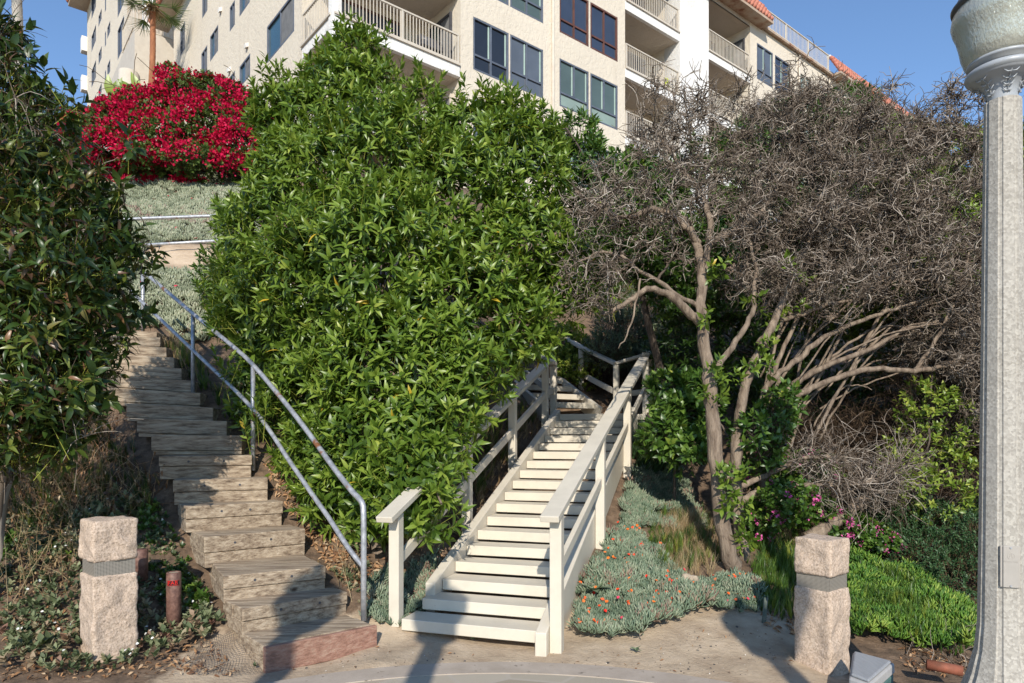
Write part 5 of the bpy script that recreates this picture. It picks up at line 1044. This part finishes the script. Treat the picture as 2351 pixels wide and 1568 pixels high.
# ---------------------------------------------------------------- ground covers (each one sheet of plants nobody could count)
def region(px, dens, r, jit=0):
    w = [hit(*q) for q in px]; w = np.array([(q.x, q.y) for q in w if q is not None]); lo, hi = w.min(0), w.max(0)
    area = (hi-lo).prod(); n = int(area*dens); p = r.uniform(lo, hi, (n, 2)); ins = np.zeros(n, bool); j = len(w)-1
    for i in range(len(w)):
        a, b = w[i], w[j]; c = ((a[1] > p[:, 1]) != (b[1] > p[:, 1])); c &= p[:, 0] < (b[0]-a[0])*(p[:, 1]-a[1])/(b[1]-a[1]+1e-12)+a[0]; ins ^= c; j = i
    p = p[ins]
    if jit: p = p+r.normal(size=p.shape)*jit
    return np.column_stack([p, gz(p[:, 0], p[:, 1])])
def off_stairs(p):                                # keep plants out of the two staircases and the bollards
    q = p[:, :2]-SO; a = q@SV; b = q@SU; k = ~((a > -.05) & (a < SWID+.06) & (b > -.2) & (b < 6.3))
    for (x0, y0, d0, x1, y1, d1, h) in WOOD:
        L, R = P(x0, y0, d0), P(x1, y1, d1); t = np.array([R.x-L.x, R.y-L.y]); ln = np.hypot(*t); t /= ln; n_ = np.array([-t[1], t[0]]); q = p[:, :2]-np.array([L.x, L.y]); u_ = q@t; v_ = q@n_
        k &= ~((u_ > -.02) & (u_ < ln+.02) & (v_ > -.06) & (v_ < .42))
    for c in ((-2.92+.0, 4.97), (2.34, 5.15)): k &= np.hypot(p[:, 0]-c[0], p[:, 1]-c[1]) > .2
    k &= np.hypot(p[:, 0]-PCX, p[:, 1]-PCY) > PR+.03
    return p[k]
def tn(p, e=.1):                                  # terrain normal
    z0 = gz(p[:, 0], p[:, 1]); zx = gz(p[:, 0]+e, p[:, 1]); zy = gz(p[:, 0], p[:, 1]+e); return norm(np.stack([(z0-zx)/e, (z0-zy)/e, np.ones(len(p))], 1))
def clump(v, s, k=1.0, seed=0): return np.array([noise.noise(Vector((a*s, b*s, seed))) for a, b in v[:, :2]])*k
IC = cluster(FING, 9, .95, 3); ICF = cluster(finger_tpl(.24), 7, .9, 4); GC = cluster(finger_tpl(.17), 9, 1.05, 5); GC2 = cluster(blade_tpl(.055, .7), 11, .7, 6); SM = cluster(leaf_tpl(.55, .2, .3, 3), 8, 1.3, 7, .5); LIT = leaf_tpl(.34, .5, .5, 3)
def cover(name, pxs, dens, tpl, smin, smax, mat, seed, lift=.0, tilt=.35, thick=0, rf=None, edge=None, lab='stuff'):
    r = np.random.default_rng(seed); p = np.concatenate([region(q, dens, r, .03) for q in pxs]); p = off_stairs(p); nn = tn(p); c = clump(p, 2.2, 1, seed)
    s = r.uniform(smin, smax, len(p))*(1+.5*c); p[:, 2] += lift+thick*(np.maximum(0, c+.35))+r.random(len(p))*thick*.4
    rv = np.clip(r.random(len(p))*.8+.25*c+.1, 0, 1) if rf is None else rf(r, p, c); sc_ = Scat(); sc_.add(tpl, p, upright(len(p), tilt, nn), s, rv); o = sc_.build(name, M[mat]); tagit(o, kind='stuff'); return p, nn, c
def flowers(name, pos, petals, size, mat, seed, parent=None, nrm=None, cat=None):
    r = np.random.default_rng(seed); sc_ = Scat(); n = len(pos); up_ = norm(r.normal(size=(n, 3))*.35+[0, -.55, .8]); fr = frames(up_, roll=r.random(n)*6.28); rv = r.random(n)
    for j in range(petals):
        az = j*6.283/petals; d = norm(fr[:, :, 0]*math.cos(az)+fr[:, :, 2]*math.sin(az)+up_*.25); sc_.add(PETAL, pos, frames(d, up=up_), np.full(n, size)*r.uniform(.8, 1.2, n), rv)
    o = sc_.build(name, M[mat], parent); return o
# grey green ice plant bank right of the painted stairs
bank = [(1322,1478),(1330,1400),(1375,1290),(1430,1205),(1450,1130),(1500,1110),(1560,1130),(1600,1200),(1640,1290),(1700,1330),(1745,1370),(1752,1405),(1690,1415),(1640,1412),(1600,1425),(1540,1440),(1480,1472),(1400,1480)]
_r = region
def region(px, dens, r, jit=0):
    p = _r(px, dens, r, jit); q = hit(1585, 1265)
    if px is bank: p = p[(((p[:, 0]-q.x)/.42)**2+((p[:, 1]-q.y)/.75)**2+.5*clump(p, 4, 1, 2) > 1)]
    return p
p, nn, c = cover('ice_plant', [bank], 1500, IC, .05, .095, 'ice', 61, thick=.10, tilt=.5)
cover('ice_plant', [[(845,1435),(850,1370),(880,1330),(960,1330),(1000,1300),(1020,1340),(985,1380),(955,1420),(925,1440)], [(1440,1210),(1450,1090),(1500,1050),(1560,1080),(1590,1160),(1540,1230)]], 1500, IC, .05, .085, 'ice', 62, thick=.05)
r = np.random.default_rng(63); fp = p[r.choice(len(p), 210)]; fp = fp[(fp[:, 1] < 7.4)]; fp[:, 2] += .07
fo = flowers('ice_plant_flowers', fp, 9, .016, 'orange', 64); tagit(fo, kind='stuff')
# silvery ice plant on the upper slope
up_sl = [(235,775),(240,700),(255,620),(250,540),(255,470),(250,400),(300,350),(420,330),(600,350),(620,460),(600,560),(600,660),(580,760),(450,790),(380,770)]
def notbare(p): return p[(np.hypot((p[:, 0]-dp.x)/.85, (p[:, 1]-dp.y)/.75) > 1+.3*clump(p, 1.5, 1, 3))]
r = np.random.default_rng(65); q_ = notbare(off_stairs(region(up_sl, 330, r, .05))); nn = tn(q_); c = clump(q_, 1.6, 1, 9); sc_ = Scat()
q_[:, 2] += .04*np.maximum(0, c+.4); band = np.clip((q_[:, 1]-13.2)/.8, 0, 1)*np.clip((15-q_[:, 1])/.8, 0, 1)
sc_.add(ICF, q_, upright(len(q_), .3, nn), r.uniform(.075, .12, len(q_))*(1+.3*c), np.clip(r.random(len(q_))*.7+.2*c+.05+band*.3*r.random(len(q_)), 0, 1)); tagit(sc_.build('ice_plant', M['icefar']), kind='stuff')
fp = q_[r.choice(len(q_), 70)]+[0, 0, .09]; tagit(flowers('ice_plant_flowers', fp, 7, .035, 'boug', 66), kind='stuff')
far_l = [(60,480),(60,330),(160,300),(260,360),(250,470),(200,560)]; cover('ice_plant', [far_l], 200, ICF, .08, .12, 'icefar', 67)
# dry grass patches
GB = cluster(blade_tpl(.022, .8), 9, .55, 8)
cover('dry_grass', [[(1520,1330),(1490,1250),(1520,1180),(1600,1180),(1650,1240),(1650,1330),(1580,1350)],[(1520,1320),(1500,1250),(1530,1200),(1600,1200),(1630,1250),(1620,1310)], [(1740,1190),(1800,1160),(1870,1200),(1890,1260),(1780,1270),(1730,1240)]], 420, GB, .10, .20, 'dry', 68)
cover('dry_grass', [[(1090,1190),(1090,1090),(1180,980),(1250,920),(1240,990),(1150,1090)], [(340,800),(400,790),(450,860),(470,930),(440,930),(380,860)], [(930,1200),(1080,1070),(1200,960),(1150,960),(1000,1090)]], 260, GB, .14, .30, 'dry', 69)
cover('green_weeds', [[(360,800),(420,800),(500,900),(560,1000),(590,1080),(520,960),(440,900)], [(1090,1150),(1240,960),(1200,930),(1060,1080)], [(1500,1330),(1480,1200),(1600,1180),(1660,1290)], [(1700,1280),(1760,1230),(1830,1270),(1830,1330),(1740,1340)]], 300, GC2, .09, .20, 'mgreen', 70, rf=lambda r, p, c: np.clip(r.random(len(p)), 0, 1))
# lush green bank beside the right bollard
cover('green_weeds', [[(1740,1410),(1730,1330),(1790,1280),(1840,1290),(1840,1420),(1800,1430)]], 500, GC2, .10, .19, 'mgreen', 171, rf=lambda r, p, c: np.clip(.2+r.random(len(p))*.8, 0, 1))
cover('ground_cover_leaves', [[(1945,1480),(1945,1300),(2080,1340),(2235,1430),(2210,1520),(2060,1490)]], 500, GC2, .07, .13, 'mgreen', 172, thick=.12)
cover('lush_ground_cover', [[(1945,1480),(1945,1290),(2000,1300),(2080,1330),(2170,1375),(2235,1420),(2250,1470),(2210,1520),(2120,1500),(2060,1490)]], 750, GC, .06, .10, 'grass', 71, thick=.16, tilt=.8)
# long dark strappy leaves beside the stairs
cover('strap_leaf_clump', [[(1455,1090),(1460,1010),(1500,990),(1540,1040),(1530,1090)]], 160, cluster(blade_tpl(.05, .7), 12, .6, 9), .35, .5, 'hedge', 72)
# low dark hedge and geraniums
r = np.random.default_rng(73); hb = [blob(*b, dr=.45) for b in ((2040,1240,7.9,70,50),(2120,1290,7.4,90,60),(2210,1320,7.1,90,60),(2180,1230,7.7,110,70),(2260,1270,7.3,80,80),(2320,1330,7.0,70,90),(2080,1190,8.0,90,50),(2340,1200,7.7,90,80))]
t = thing('low_hedge', 'low dark grey green hedge along the dirt strip beside the lamp pole', 'hedge', tuple(gr(4.9, 7.4))); sc_ = Scat(); ss_ = Scat()
p, nn = shell(hb, 3000, r, .9, 1.06, lump=.3, ls=3); shoots(sc_, p, nn, r, LEAF, .04, 10, stem=.07, stemsc=ss_); p, nn = shell(hb, 1200, r, .6, .88, inside=.5); shoots(sc_, p, nn, r, LEAF, .04, 7, stem=.06); sc_.build('foliage', M['hedge'], t); ss_.build('stems', M['stem'], t)
def geranium(bs, label, nfl, seed, loc):
    r = np.random.default_rng(seed); gb = [blob(*b, dr=.3) for b in bs]; t = thing('geranium', label, 'plant', tuple(gr(*loc)), 'pink geraniums under the dead trees'); sc_ = Scat()
    p, nn = shell(gb, 700, r, .8, 1.08, lump=.35, ls=3); shoots(sc_, p, nn, r, leaf_tpl(.9, .15, .3, 3), .045, 6, stem=.05); p, nn = shell(gb, 500, r, .4, .8, inside=.3); shoots(sc_, p, nn, r, leaf_tpl(.9, .15, .3, 3), .045, 6, stem=.05)
    sc_.build('foliage', M['mgreen'], t); p, nn = shell(gb, nfl, r, 1.05, 1.2, back=-.2); f = Scat(); st_ = Scat()
    for j in range(16): dv = norm(r.normal(size=p.shape)); f.add(PETAL, p+dv*.022, frames(dv, roll=r.random(len(p))*6), np.full(len(p), .024), r.random(len(p)))
    f.build('flowers', M['pink'], t); st_.tubes(np.stack([p-nn*.15-[0, 0, .08], p-nn*.05-[0, 0, .02], p], 1), np.full((len(p), 3), .002), 3); st_.build('stems', M['stem'], t)
geranium(((1800,1150,7.0,60,45),(1850,1160,7.6,55,50),(1880,1200,7.6,60,45),(1770,1080,7.9,70,40),(1850,1080,8.0,60,40),(1740,1200,7.3,40,35)), 'pink flowering geranium behind the two low bare branches', 80, 81, (3.1, 7.6))
geranium(((1940,1215,7.7,45,32),(1980,1230,7.6,45,30),(2015,1240,7.6,35,22)), 'pink flowering geranium right of the leaning stump above the right bollard', 60, 82, (3.9, 7.6))
# blue grey bush behind the landing, fresh green ferny plants
def lowbush(name, bs, label, seed, n, mat, L, loc, dr=.5, tpl=LEAFN, k=12, stem=.12, cat='bush', rf=None):
    r = np.random.default_rng(seed); gb = [blob(*b, dr=dr) for b in bs]; t = thing(name, label, cat, tuple(gr(*loc))); sc_ = Scat(); ss_ = Scat()
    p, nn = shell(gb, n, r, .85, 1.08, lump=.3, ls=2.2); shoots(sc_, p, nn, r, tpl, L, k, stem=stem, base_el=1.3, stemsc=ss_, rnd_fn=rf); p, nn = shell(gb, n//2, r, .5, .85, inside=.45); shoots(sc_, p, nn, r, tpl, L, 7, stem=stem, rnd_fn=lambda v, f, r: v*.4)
    sc_.build('foliage', M[mat], t); ss_.build('stems', M['stem'], t)
lowbush('grey_bush', ((1430,770,12.6,60,50),(1490,740,13,80,60),(1540,790,12.6,60,50),(1400,810,12.2,50,30),(1560,730,13,50,50),(1470,690,13.4,90,50),(1500,820,12.2,70,30)), 'blue grey feathery bush on the slope behind the landing', 83, 2400, 'sage', .055, (3.0, 12.8))
lowbush('leafy_bush', ((1310,850,12.6,35,40),(1290,800,12.9,45,40),(1345,870,12.5,25,30)), 'fresh green small leaved bush showing between the upper handrail posts', 84, 500, 'green', .05, (1.1, 12.9), dr=.3, tpl=leaf_tpl(.7, .2, .3, 3), rf=lambda v, f, r: np.clip(v+.3, 0, .95))
lowbush('grey_bush', ((1620,700,12,80,60),(1680,760,12,80,60)), 'grey green bush in shade behind the tallest pale trunk', 85, 500, 'sage', .05, (4, 12))
lowbush('leafy_bush', ((540,640,10.5,60,70),(560,730,10,60,60)), 'loose green bush against the left flank of the big shrub on the upper slope', 86, 350, 'mgreen', .08, (-4.2, 10.4), tpl=LEAF)
lowbush('leafy_bush', ((30,290,21,50,60),(110,280,21,60,55),(140,310,21,40,50),(80,340,20,70,50)), 'rounded olive green bush on the crest at the far left', 87, 1500, 'bleaf', .11, (-14, 21.5), dr=1.0)
# bougainvillea
r = np.random.default_rng(90); bg = [blob(*b, dr=1.1) for b in ((240,320,17.2,60,45),(300,310,17.2,70,60),(350,280,17.4,60,50),(380,330,17.0,70,60),(450,260,17.6,80,60),(480,310,17.2,90,75),(540,300,17.0,60,85),(560,360,16.6,45,50),(440,350,16.8,80,50),(280,365,16.4,50,35),(350,385,16.0,45,25),(250,345,16.8,60,40),(520,245,17.8,50,40),(430,225,18,30,35),(490,395,16.2,90,30),(585,300,17,35,60))]
t = thing('bougainvillea', 'huge crimson bougainvillea in full bloom on the crest below the left wall', 'shrub', tuple(gr(-7.8, 17.5))); sc_ = Scat(); ss_ = Scat(); br_ = Scat()
p, nn = shell(bg, 3200, r, .82, 1.0, lump=.3, ls=1.2); shoots(sc_, p, nn, r, leaf_tpl(.7, .3, .3, 3), .085, 8, stem=.14, stemsc=ss_)
p, nn = shell(bg, 1500, r, .5, .8, inside=.5); shoots(sc_, p, nn, r, leaf_tpl(.7, .3, .3, 3), .085, 6, stem=.12); sc_.build('foliage', M['bleaf'], t)
p, nn = shell(bg, 5200, r, .97, 1.12, lump=.32, ls=1.2); c = np.array([noise.noise(Vector(tuple(q*1.5))) for q in p]); bot = np.array([noise.noise(Vector(tuple(q*.5+5))) for q in p]); p, nn = p[(c+.4*bot > -.12)], nn[(c+.4*bot > -.12)]
ed = np.array([tuple(P(r.uniform(230, 360), r.uniform(370, 400), r.uniform(15.8, 16.4))) for _ in range(260)]+[tuple(P(x, y, 15.9)) for x, y in zip(r.uniform(395, 470, 60), r.uniform(440, 462, 60))]+[tuple(P(x, y, 16)) for x, y in zip(r.uniform(340, 365, 14), r.uniform(432, 446, 14))]); g_ = gz(ed[:, 0], ed[:, 1]); ed[:, 2] = np.where(g_ > ed[:, 2]-.5, g_+.1, ed[:, 2]); p = np.vstack([p, ed])
for j in range(7): dv = norm(r.normal(size=p.shape)+[0, -.3, .2]); br_.add(PETAL, p+dv*.05+r.normal(size=p.shape)*.03, frames(dv, roll=r.random(len(p))*6), r.uniform(.05, .085, len(p)), r.random(len(p)))
br_.build('bracts', M['boug'], t); sp = np.array([tuple(P(*q)) for q in ((330,240,17.4),(300,235,17.4),(420,215,18),(560,215,17.6))]); lp = wander(np.repeat(sp, 3, 0), np.tile([-.6, 0, 1.], (12, 1)), np.full(12, 1.3), r, 8, .15, .2); ss_.tubes(lp, np.full((12, 8), .008), 4); ss_.build('stems', M['stem'], t)
# palms
def palm(base, topp, r0, r1, bark, label, seed, nf=26, FL=1.7, skirt=True):
    r = np.random.default_rng(seed); t = thing('palm_tree', label, 'palm', tuple(base)); K = 40; tt = np.linspace(0, 1, K)[:, None]; b = np.array(base); e = np.array(topp); pts = b+(e-b)*tt+np.stack([np.sin(tt[:, 0]*3)*.12, 0*tt[:, 0], 0*tt[:, 0]], 1)
    rr = np.linspace(r0, r1, K)*(1+.05*(np.arange(K) % 2)); MB().tube(pts, list(rr), 14).build('trunk', M[bark], t, True)
    fr_ = Scat(); az = r.random(nf)*6.28; el = r.uniform(-.7, 1.2, nf); bl = blade_tpl(.05, .25)
    for a, q in zip(az, el):
        d = np.array([math.cos(a)*math.cos(q), math.sin(a)*math.cos(q), math.sin(q)]); hub = e+d*FL*.5; fr_.tubes(np.array([[e, (e+hub)/2+[0, 0, .05], hub]]), np.full((1, 3), .02), 4, np.array([.6]))
        m_ = 22; th = np.linspace(-1.25, 1.25, m_); sd = norm(np.cross(d, [0, 0, 1.])); dirs = d[None]*np.cos(th)[:, None]+sd[None]*np.sin(th)[:, None]+r.normal(size=(m_, 3))*.06+[0, 0, -.15]; 
        y = frames(norm(dirs)); rot = np.stack([y[:, :, 0], y[:, :, 2], y[:, :, 1]], axis=2); fr_.add(bl, np.tile(hub, (m_, 1)), rot, np.full(m_, FL*.55), r.random(m_)*.8)
    fr_.build('fronds', M['mgreen'], t)
    if skirt:
        s = Scat(); n = 90; d = norm(np.column_stack([r.normal(size=(n, 2)), -r.uniform(.8, 2.2, n)])); y = frames(d); rot = np.stack([y[:, :, 0], y[:, :, 2], y[:, :, 1]], axis=2); s.add(blade_tpl(.16, .2), np.tile(e, (n, 1))+[0, 0, -.05]+r.normal(size=(n, 3))*.08, rot, r.uniform(.4, .8, n), r.random(n)); s.build('dead_skirt', M['dry'], t)
palm(P(338, 300, 31), P(349, 12, 31), .135, .115, 'palmbark', 'palm tree with slim red brown trunk in front of the rear wing wall', 95, nf=24, FL=1.7)
palm(P(36, 330, 26), P(34, -60, 26), .165, .17, 'palmgrey', 'pale grey trunked palm tree at the far left edge', 96, nf=26, FL=1.6, skirt=False)
# broad banana like leaves rising behind the bougainvillea
def paddle(X, Y, d, n, seed, label, L=.8):
    r = np.random.default_rng(seed); b = np.array(P(X, Y, d)); t = thing('paddle_leaf_plant', label, 'plant', tuple(b), 'paddle leaved plants behind the bougainvillea'); s = Scat(); dv = norm(np.column_stack([r.uniform(-.9, .9, n), r.uniform(-.4, .3, n), np.ones(n)])); s.add(leaf_tpl(.38, .25, .35, 6), np.tile(b, (n, 1))+dv*.6, frames(dv, up=np.tile([0, -1., .2], (n, 1))+r.normal(size=(n, 3))*.5), r.uniform(.7, 1.1, n)*L, r.uniform(.5, .85, n)); s.tubes(np.stack([np.tile(b-[0, 0, 1.0], (n, 1)), b+dv*.3, b+dv*.62], 1), np.full((n, 3), .03), 5, np.full(n, .5)); s.build('leaves', M['green'], t)
paddle(262, 275, 19.5, 4, 97, 'plant with one broad torn paddle leaf at the left above the bougainvillea', .8); paddle(342, 265, 19.5, 6, 98, 'paddle leaved plant at the foot of the red brown palm'); paddle(398, 245, 20.5, 4, 99, 'paddle leaved plant just right of the red brown palm')

# ---------------------------------------------------------------- left foreground weeds, litter, twigs
lf = [(0,1560),(0,1230),(60,1180),(200,1150),(330,1160),(380,1200),(430,1290),(470,1350),(520,1430),(500,1470),(430,1500),(340,1530),(200,1560)]
p, nn, c = cover('curly_leaf_weeds', [lf], 330, SM, .035, .065, 'weed', 101, thick=.07, rf=lambda r, p, c: np.clip(.05+r.random(len(p))*.9+.3*c, 0, 1))
r = np.random.default_rng(102); fp = p[r.choice(len(p), 70)]; fp = fp[fp[:, 0] > -4]; fp[:, 2] += .07; tagit(flowers('weed_flowers', fp, 10, .011, 'whitefl', 103), kind='stuff')
cover('green_weeds', [[(300,1250),(330,1170),(390,1200),(440,1300),(500,1400),(420,1420),(330,1330)], [(0,1300),(0,1230),(150,1230),(180,1300)]], 420, SM, .03, .06, 'mgreen', 104, thick=.05)
r = np.random.default_rng(105); dw = Scat()
w = [region([(0,1420),(0,1180),(100,1150),(330,1130),(350,1200),(180,1250),(170,1400)], 60, r), region([(0,1200),(0,1080),(350,1080),(330,1180)], 45, r), region([(750,1330),(820,1300),(850,1400),(790,1400)], 60, r)]; w = off_stairs(np.concatenate(w)); n = len(w)
p1 = wander(w, r.normal(size=(n, 3))*.25+[0, 0, 1.], r.uniform(.25, .6, n), r, 7, .13, .08); dw.tubes(p1, np.tile(np.linspace(.003, .0012, 7), (n, 1)), 3)
for kk in (2, 3, 4, 5):
    p2 = wander(p1[:, kk], r.normal(size=(n, 3))*.8+[0, 0, .5], r.uniform(.06, .18, n), r, 4, .2, .2); dw.tubes(p2, np.tile(np.linspace(.002, .001, 4), (n, 1)), 3); dw.add(PETAL, p2[:, -1], frames(norm(r.normal(size=(n, 3)))), r.uniform(.012, .03, n), r.random(n)*.6); dw.add(LIT, p2[:, 1], frames(norm(r.normal(size=(n, 3))+[0, 0, -.6])), r.uniform(.02, .05, n), r.random(n)*.5)
tagit(dw.build('dry_weeds', M['dry']), kind='stuff')
cover('weed_edge', [[(560,1410),(600,1480),(620,1520),(640,1545),(590,1530),(550,1450)], [(590,1510),(690,1500),(690,1530),(600,1550)], [(755,1320),(840,1300),(850,1390),(800,1400)]], 300, SM, .03, .05, 'weed', 106, thick=.03)
def litter(name, pxs, dens, seed, s0=.03, s1=.075, z=.008):
    r = np.random.default_rng(seed); p = off_stairs(np.concatenate([region(q, dens, r) for q in pxs])); n = len(p); nn = tn(p); d = norm(np.cross(nn, r.normal(size=(n, 3)))+nn*r.normal(size=(n, 1))*.25); p[:, 2] += z+r.random(n)*.012
    sc_ = Scat(); sc_.add(LIT, p, frames(d, up=nn+r.normal(size=(n, 3))*.45), r.uniform(s0, s1, n), r.random(n)); tagit(sc_.build(name, M['litter']), kind='stuff')
litter('leaf_litter', [[(600,1080),(660,1060),(720,1100),(760,1180),(830,1280),(880,1330),(850,1380),(800,1390),(740,1290),(690,1210),(640,1150)], [(850,1300),(1000,1240),(1020,1290),(900,1350)]], 1500, 110)
litter('leaf_litter', [[(1745,1400),(1830,1420),(1830,1470),(1760,1450)], [(1950,1260),(2060,1270),(2160,1340),(2270,1400),(2300,1450),(2240,1440),(2120,1350),(2020,1300)], [(2060,1540),(2070,1490),(2220,1500),(2260,1568)], [(1740,1220),(1840,1180),(1900,1260),(1780,1290)]], 600, 111)
litter('leaf_litter', [[(0,1568),(0,1400),(180,1440),(300,1520),(480,1470),(560,1560)], [(0,1450),(0,1200),(180,1180),(340,1180),(420,1300),(300,1480)]], 600, 112, .02, .06)
litter('leaf_litter', [[(560,1560),(640,1530),(870,1480),(1000,1470),(1240,1500),(1500,1490),(1640,1420),(1820,1480),(1830,1568)]], 26, 113, .015, .045)
litter('leaf_litter', [[(1330,1000),(1440,940),(1440,860),(1350,850)], [(1090,1180),(1250,930),(1180,930),(950,1200)]], 200, 114)
# twigs, pebbles and shell chips on the sand
r = np.random.default_rng(120); tw = Scat(); q_ = np.concatenate([region([(2060,1540),(2070,1480),(2240,1480),(2260,1568)], 160, r), region([(1950,1400),(1950,1330),(2060,1400),(2200,1480),(2100,1500)], 12, r), region([(1750,1460),(1740,1400),(1830,1420),(1830,1470)], 20, r)]); n = len(q_)
tw.tubes(wander(q_+[0, 0, .02], r.normal(size=(n, 3))+[0, 0, .25], r.uniform(.12, .4, n), r, 7, .2, .2), np.tile(np.linspace(.0045, .0018, 7), (n, 1)), 3); tagit(tw.build('twig_litter', M['twig']), kind='stuff')
def ico():
    V = []; F = []; 
    for z, rr, n in ((-.5, .5, 6), (.5, .6, 6)):
        for k in range(n): V.append((rr*math.cos(k*1.047+z), rr*math.sin(k*1.047+z), z*.6))
    V += [(0, 0, .55)]; F = [(k, (k+1) % 6, 6+(k+1) % 6, 6+k) for k in range(6)]+[(6+k, 6+(k+1) % 6, 12) for k in range(6)]; return np.array(V, float), F
sand = [(560,1540),(700,1500),(870,1470),(1000,1470),(1240,1500),(1500,1480),(1640,1420),(1780,1460),(1830,1560)]
def grit(nm, dens, s0, s1, mat, seed):
    r = np.random.default_rng(seed); q_ = off_stairs(region(sand, dens, r)); n = len(q_); s = Scat(); s.add(ico(), q_+[0, 0, .001], upright(n, .5), r.uniform(s0, s1, n), r.random(n)); tagit(s.build(nm, mat), kind='stuff')
pebm = leafmat('mixed_pebble', [(0, (.04, .035, .035)), (.5, (.11, .10, .09)), (.8, (.32, .27, .2)), (1, (.75, .72, .66))], .8, 0, .3)
grit('pebbles', 130, .003, .009, pebm, 121); grit('large_pebbles', 10, .009, .02, pebm, 122)
# broad leaved weed at the foot of the handrail post
def rosette(X, Y, n, L, label, seed, zo=.0):
    r = np.random.default_rng(seed); b = hit(X, Y); t = thing('broad_leaf_weed', label, 'weed', tuple(b)); s = Scat(); az = np.arange(n)*2.4; el = r.uniform(.3, 1.1, n); d = np.stack([np.cos(az)*np.cos(el), np.sin(az)*np.cos(el), np.sin(el)], 1); s.add(leaf_tpl(.5, .2, .5, 6), np.tile(np.array(b)+[0, 0, .02+zo], (n, 1)), frames(d), r.uniform(.7, 1.1, n)*L, r.uniform(.4, .7, n)); s.build('leaves', M['sage'], t)
rosette(1362, 1385, 9, .17, 'broad leaved weed against the outside of the painted stair stringer', 130, .06)
r = np.random.default_rng(131)
for k, (X, Y, lab) in enumerate(((1085,1476,'tiny weed sprouting in the sand before the lowest painted tread'), (1460,1500,'tiny weed on the sand near the edge of the orange flowered bank'))): rosette(X, Y, 6, .05, lab, 132+k)
# black plastic erosion netting lying at the left of the steps
def netting():
    m = Scat(); P0 = [hit(455, 1480), hit(570, 1440), hit(600, 1560), hit(430, 1560)]; P0 = [np.array(p) for p in P0]; n1 = 22; paths = []
    def q(u, v): a = P0[0]*(1-u)+P0[1]*u; b = P0[3]*(1-u)+P0[2]*u; c = a*(1-v)+b*v; c[0] += .015*math.sin(v*9+u*4); c[1] += .02*math.sin(u*8); c[2] = gz(c[0], c[1])[0]+.008+.018*abs(math.sin(u*7+v*5)); return c
    for i in range(n1+1): paths.append([q(i/n1, k/24) for k in range(25)]); paths.append([q(k/24, i/n1) for k in range(25)])
    m.tubes(np.array(paths), np.full((len(paths), 25), .0011), 3); o = m.build('plastic_netting', M['darkmetal']); tagit(o, 'black plastic erosion netting on the sand left of the lowest timber step', 'netting')
netting()
# unseen street lamps added behind the camera to cast shadows into view
street_lamp(-1.72, -.7, -.1, 'unseen street lamp added at the far left behind the viewpoint as a shadow caster', False)
street_lamp(-.7, -.7, -.1, 'unseen street lamp added directly behind the viewpoint as a shadow caster', False)
street_lamp(1.9, -1.0, -.1, 'unseen street lamp added at the right behind the viewpoint as a shadow caster', False)

tree([(np.array(q_), np.array(s_)) for q_, s_ in (((-4.2, -2, 7.0), (1.3, .9, .9)), ((-5.2, -2.1, 8.2), (1.3, .9, 1.1)), ((-4.0, -1.9, 8.6), (1.0, .8, 1.0)), ((-5.8, -2, 6.6), (1.0, .8, .9)), ((-3.6, -2, 7.7), (.8, .7, .8)), ((-6.4, -2, 7.6), (1.0, .8, 1.0)))], (-5.0, -2.4, -.1), 'unseen tree added behind the viewpoint to shade the upper timber steps', 140, 430, 0, 'mgreen', .11, 9, back=1.2)  # added out of view, crown shaped to throw shade on the left side
cover('green_weeds', [[(0,1230),(0,1000),(200,980),(330,1050),(370,1150),(330,1200)]], 260, GC2, .10, .22, 'dgreen', 174)
r = np.random.default_rng(175); dw = Scat(); w = off_stairs(region([(0,1220),(0,980),(240,960),(330,1050),(370,1150),(330,1200)], 110, r)); n = len(w)
p1 = wander(w, r.normal(size=(n, 3))*.4+[0, 0, 1.], r.uniform(.2, .55, n), r, 7, .25, .15); dw.tubes(p1, np.tile(np.linspace(.0035, .0015, 7), (n, 1)), 3)
for kk in (2, 3, 4, 5, 6): dw.add(LIT, p1[:, kk], frames(norm(r.normal(size=(n, 3))+[0, 0, -.5])), r.uniform(.025, .06, n), r.random(n))
tagit(dw.build('dry_weeds', M['litter']), kind='stuff')
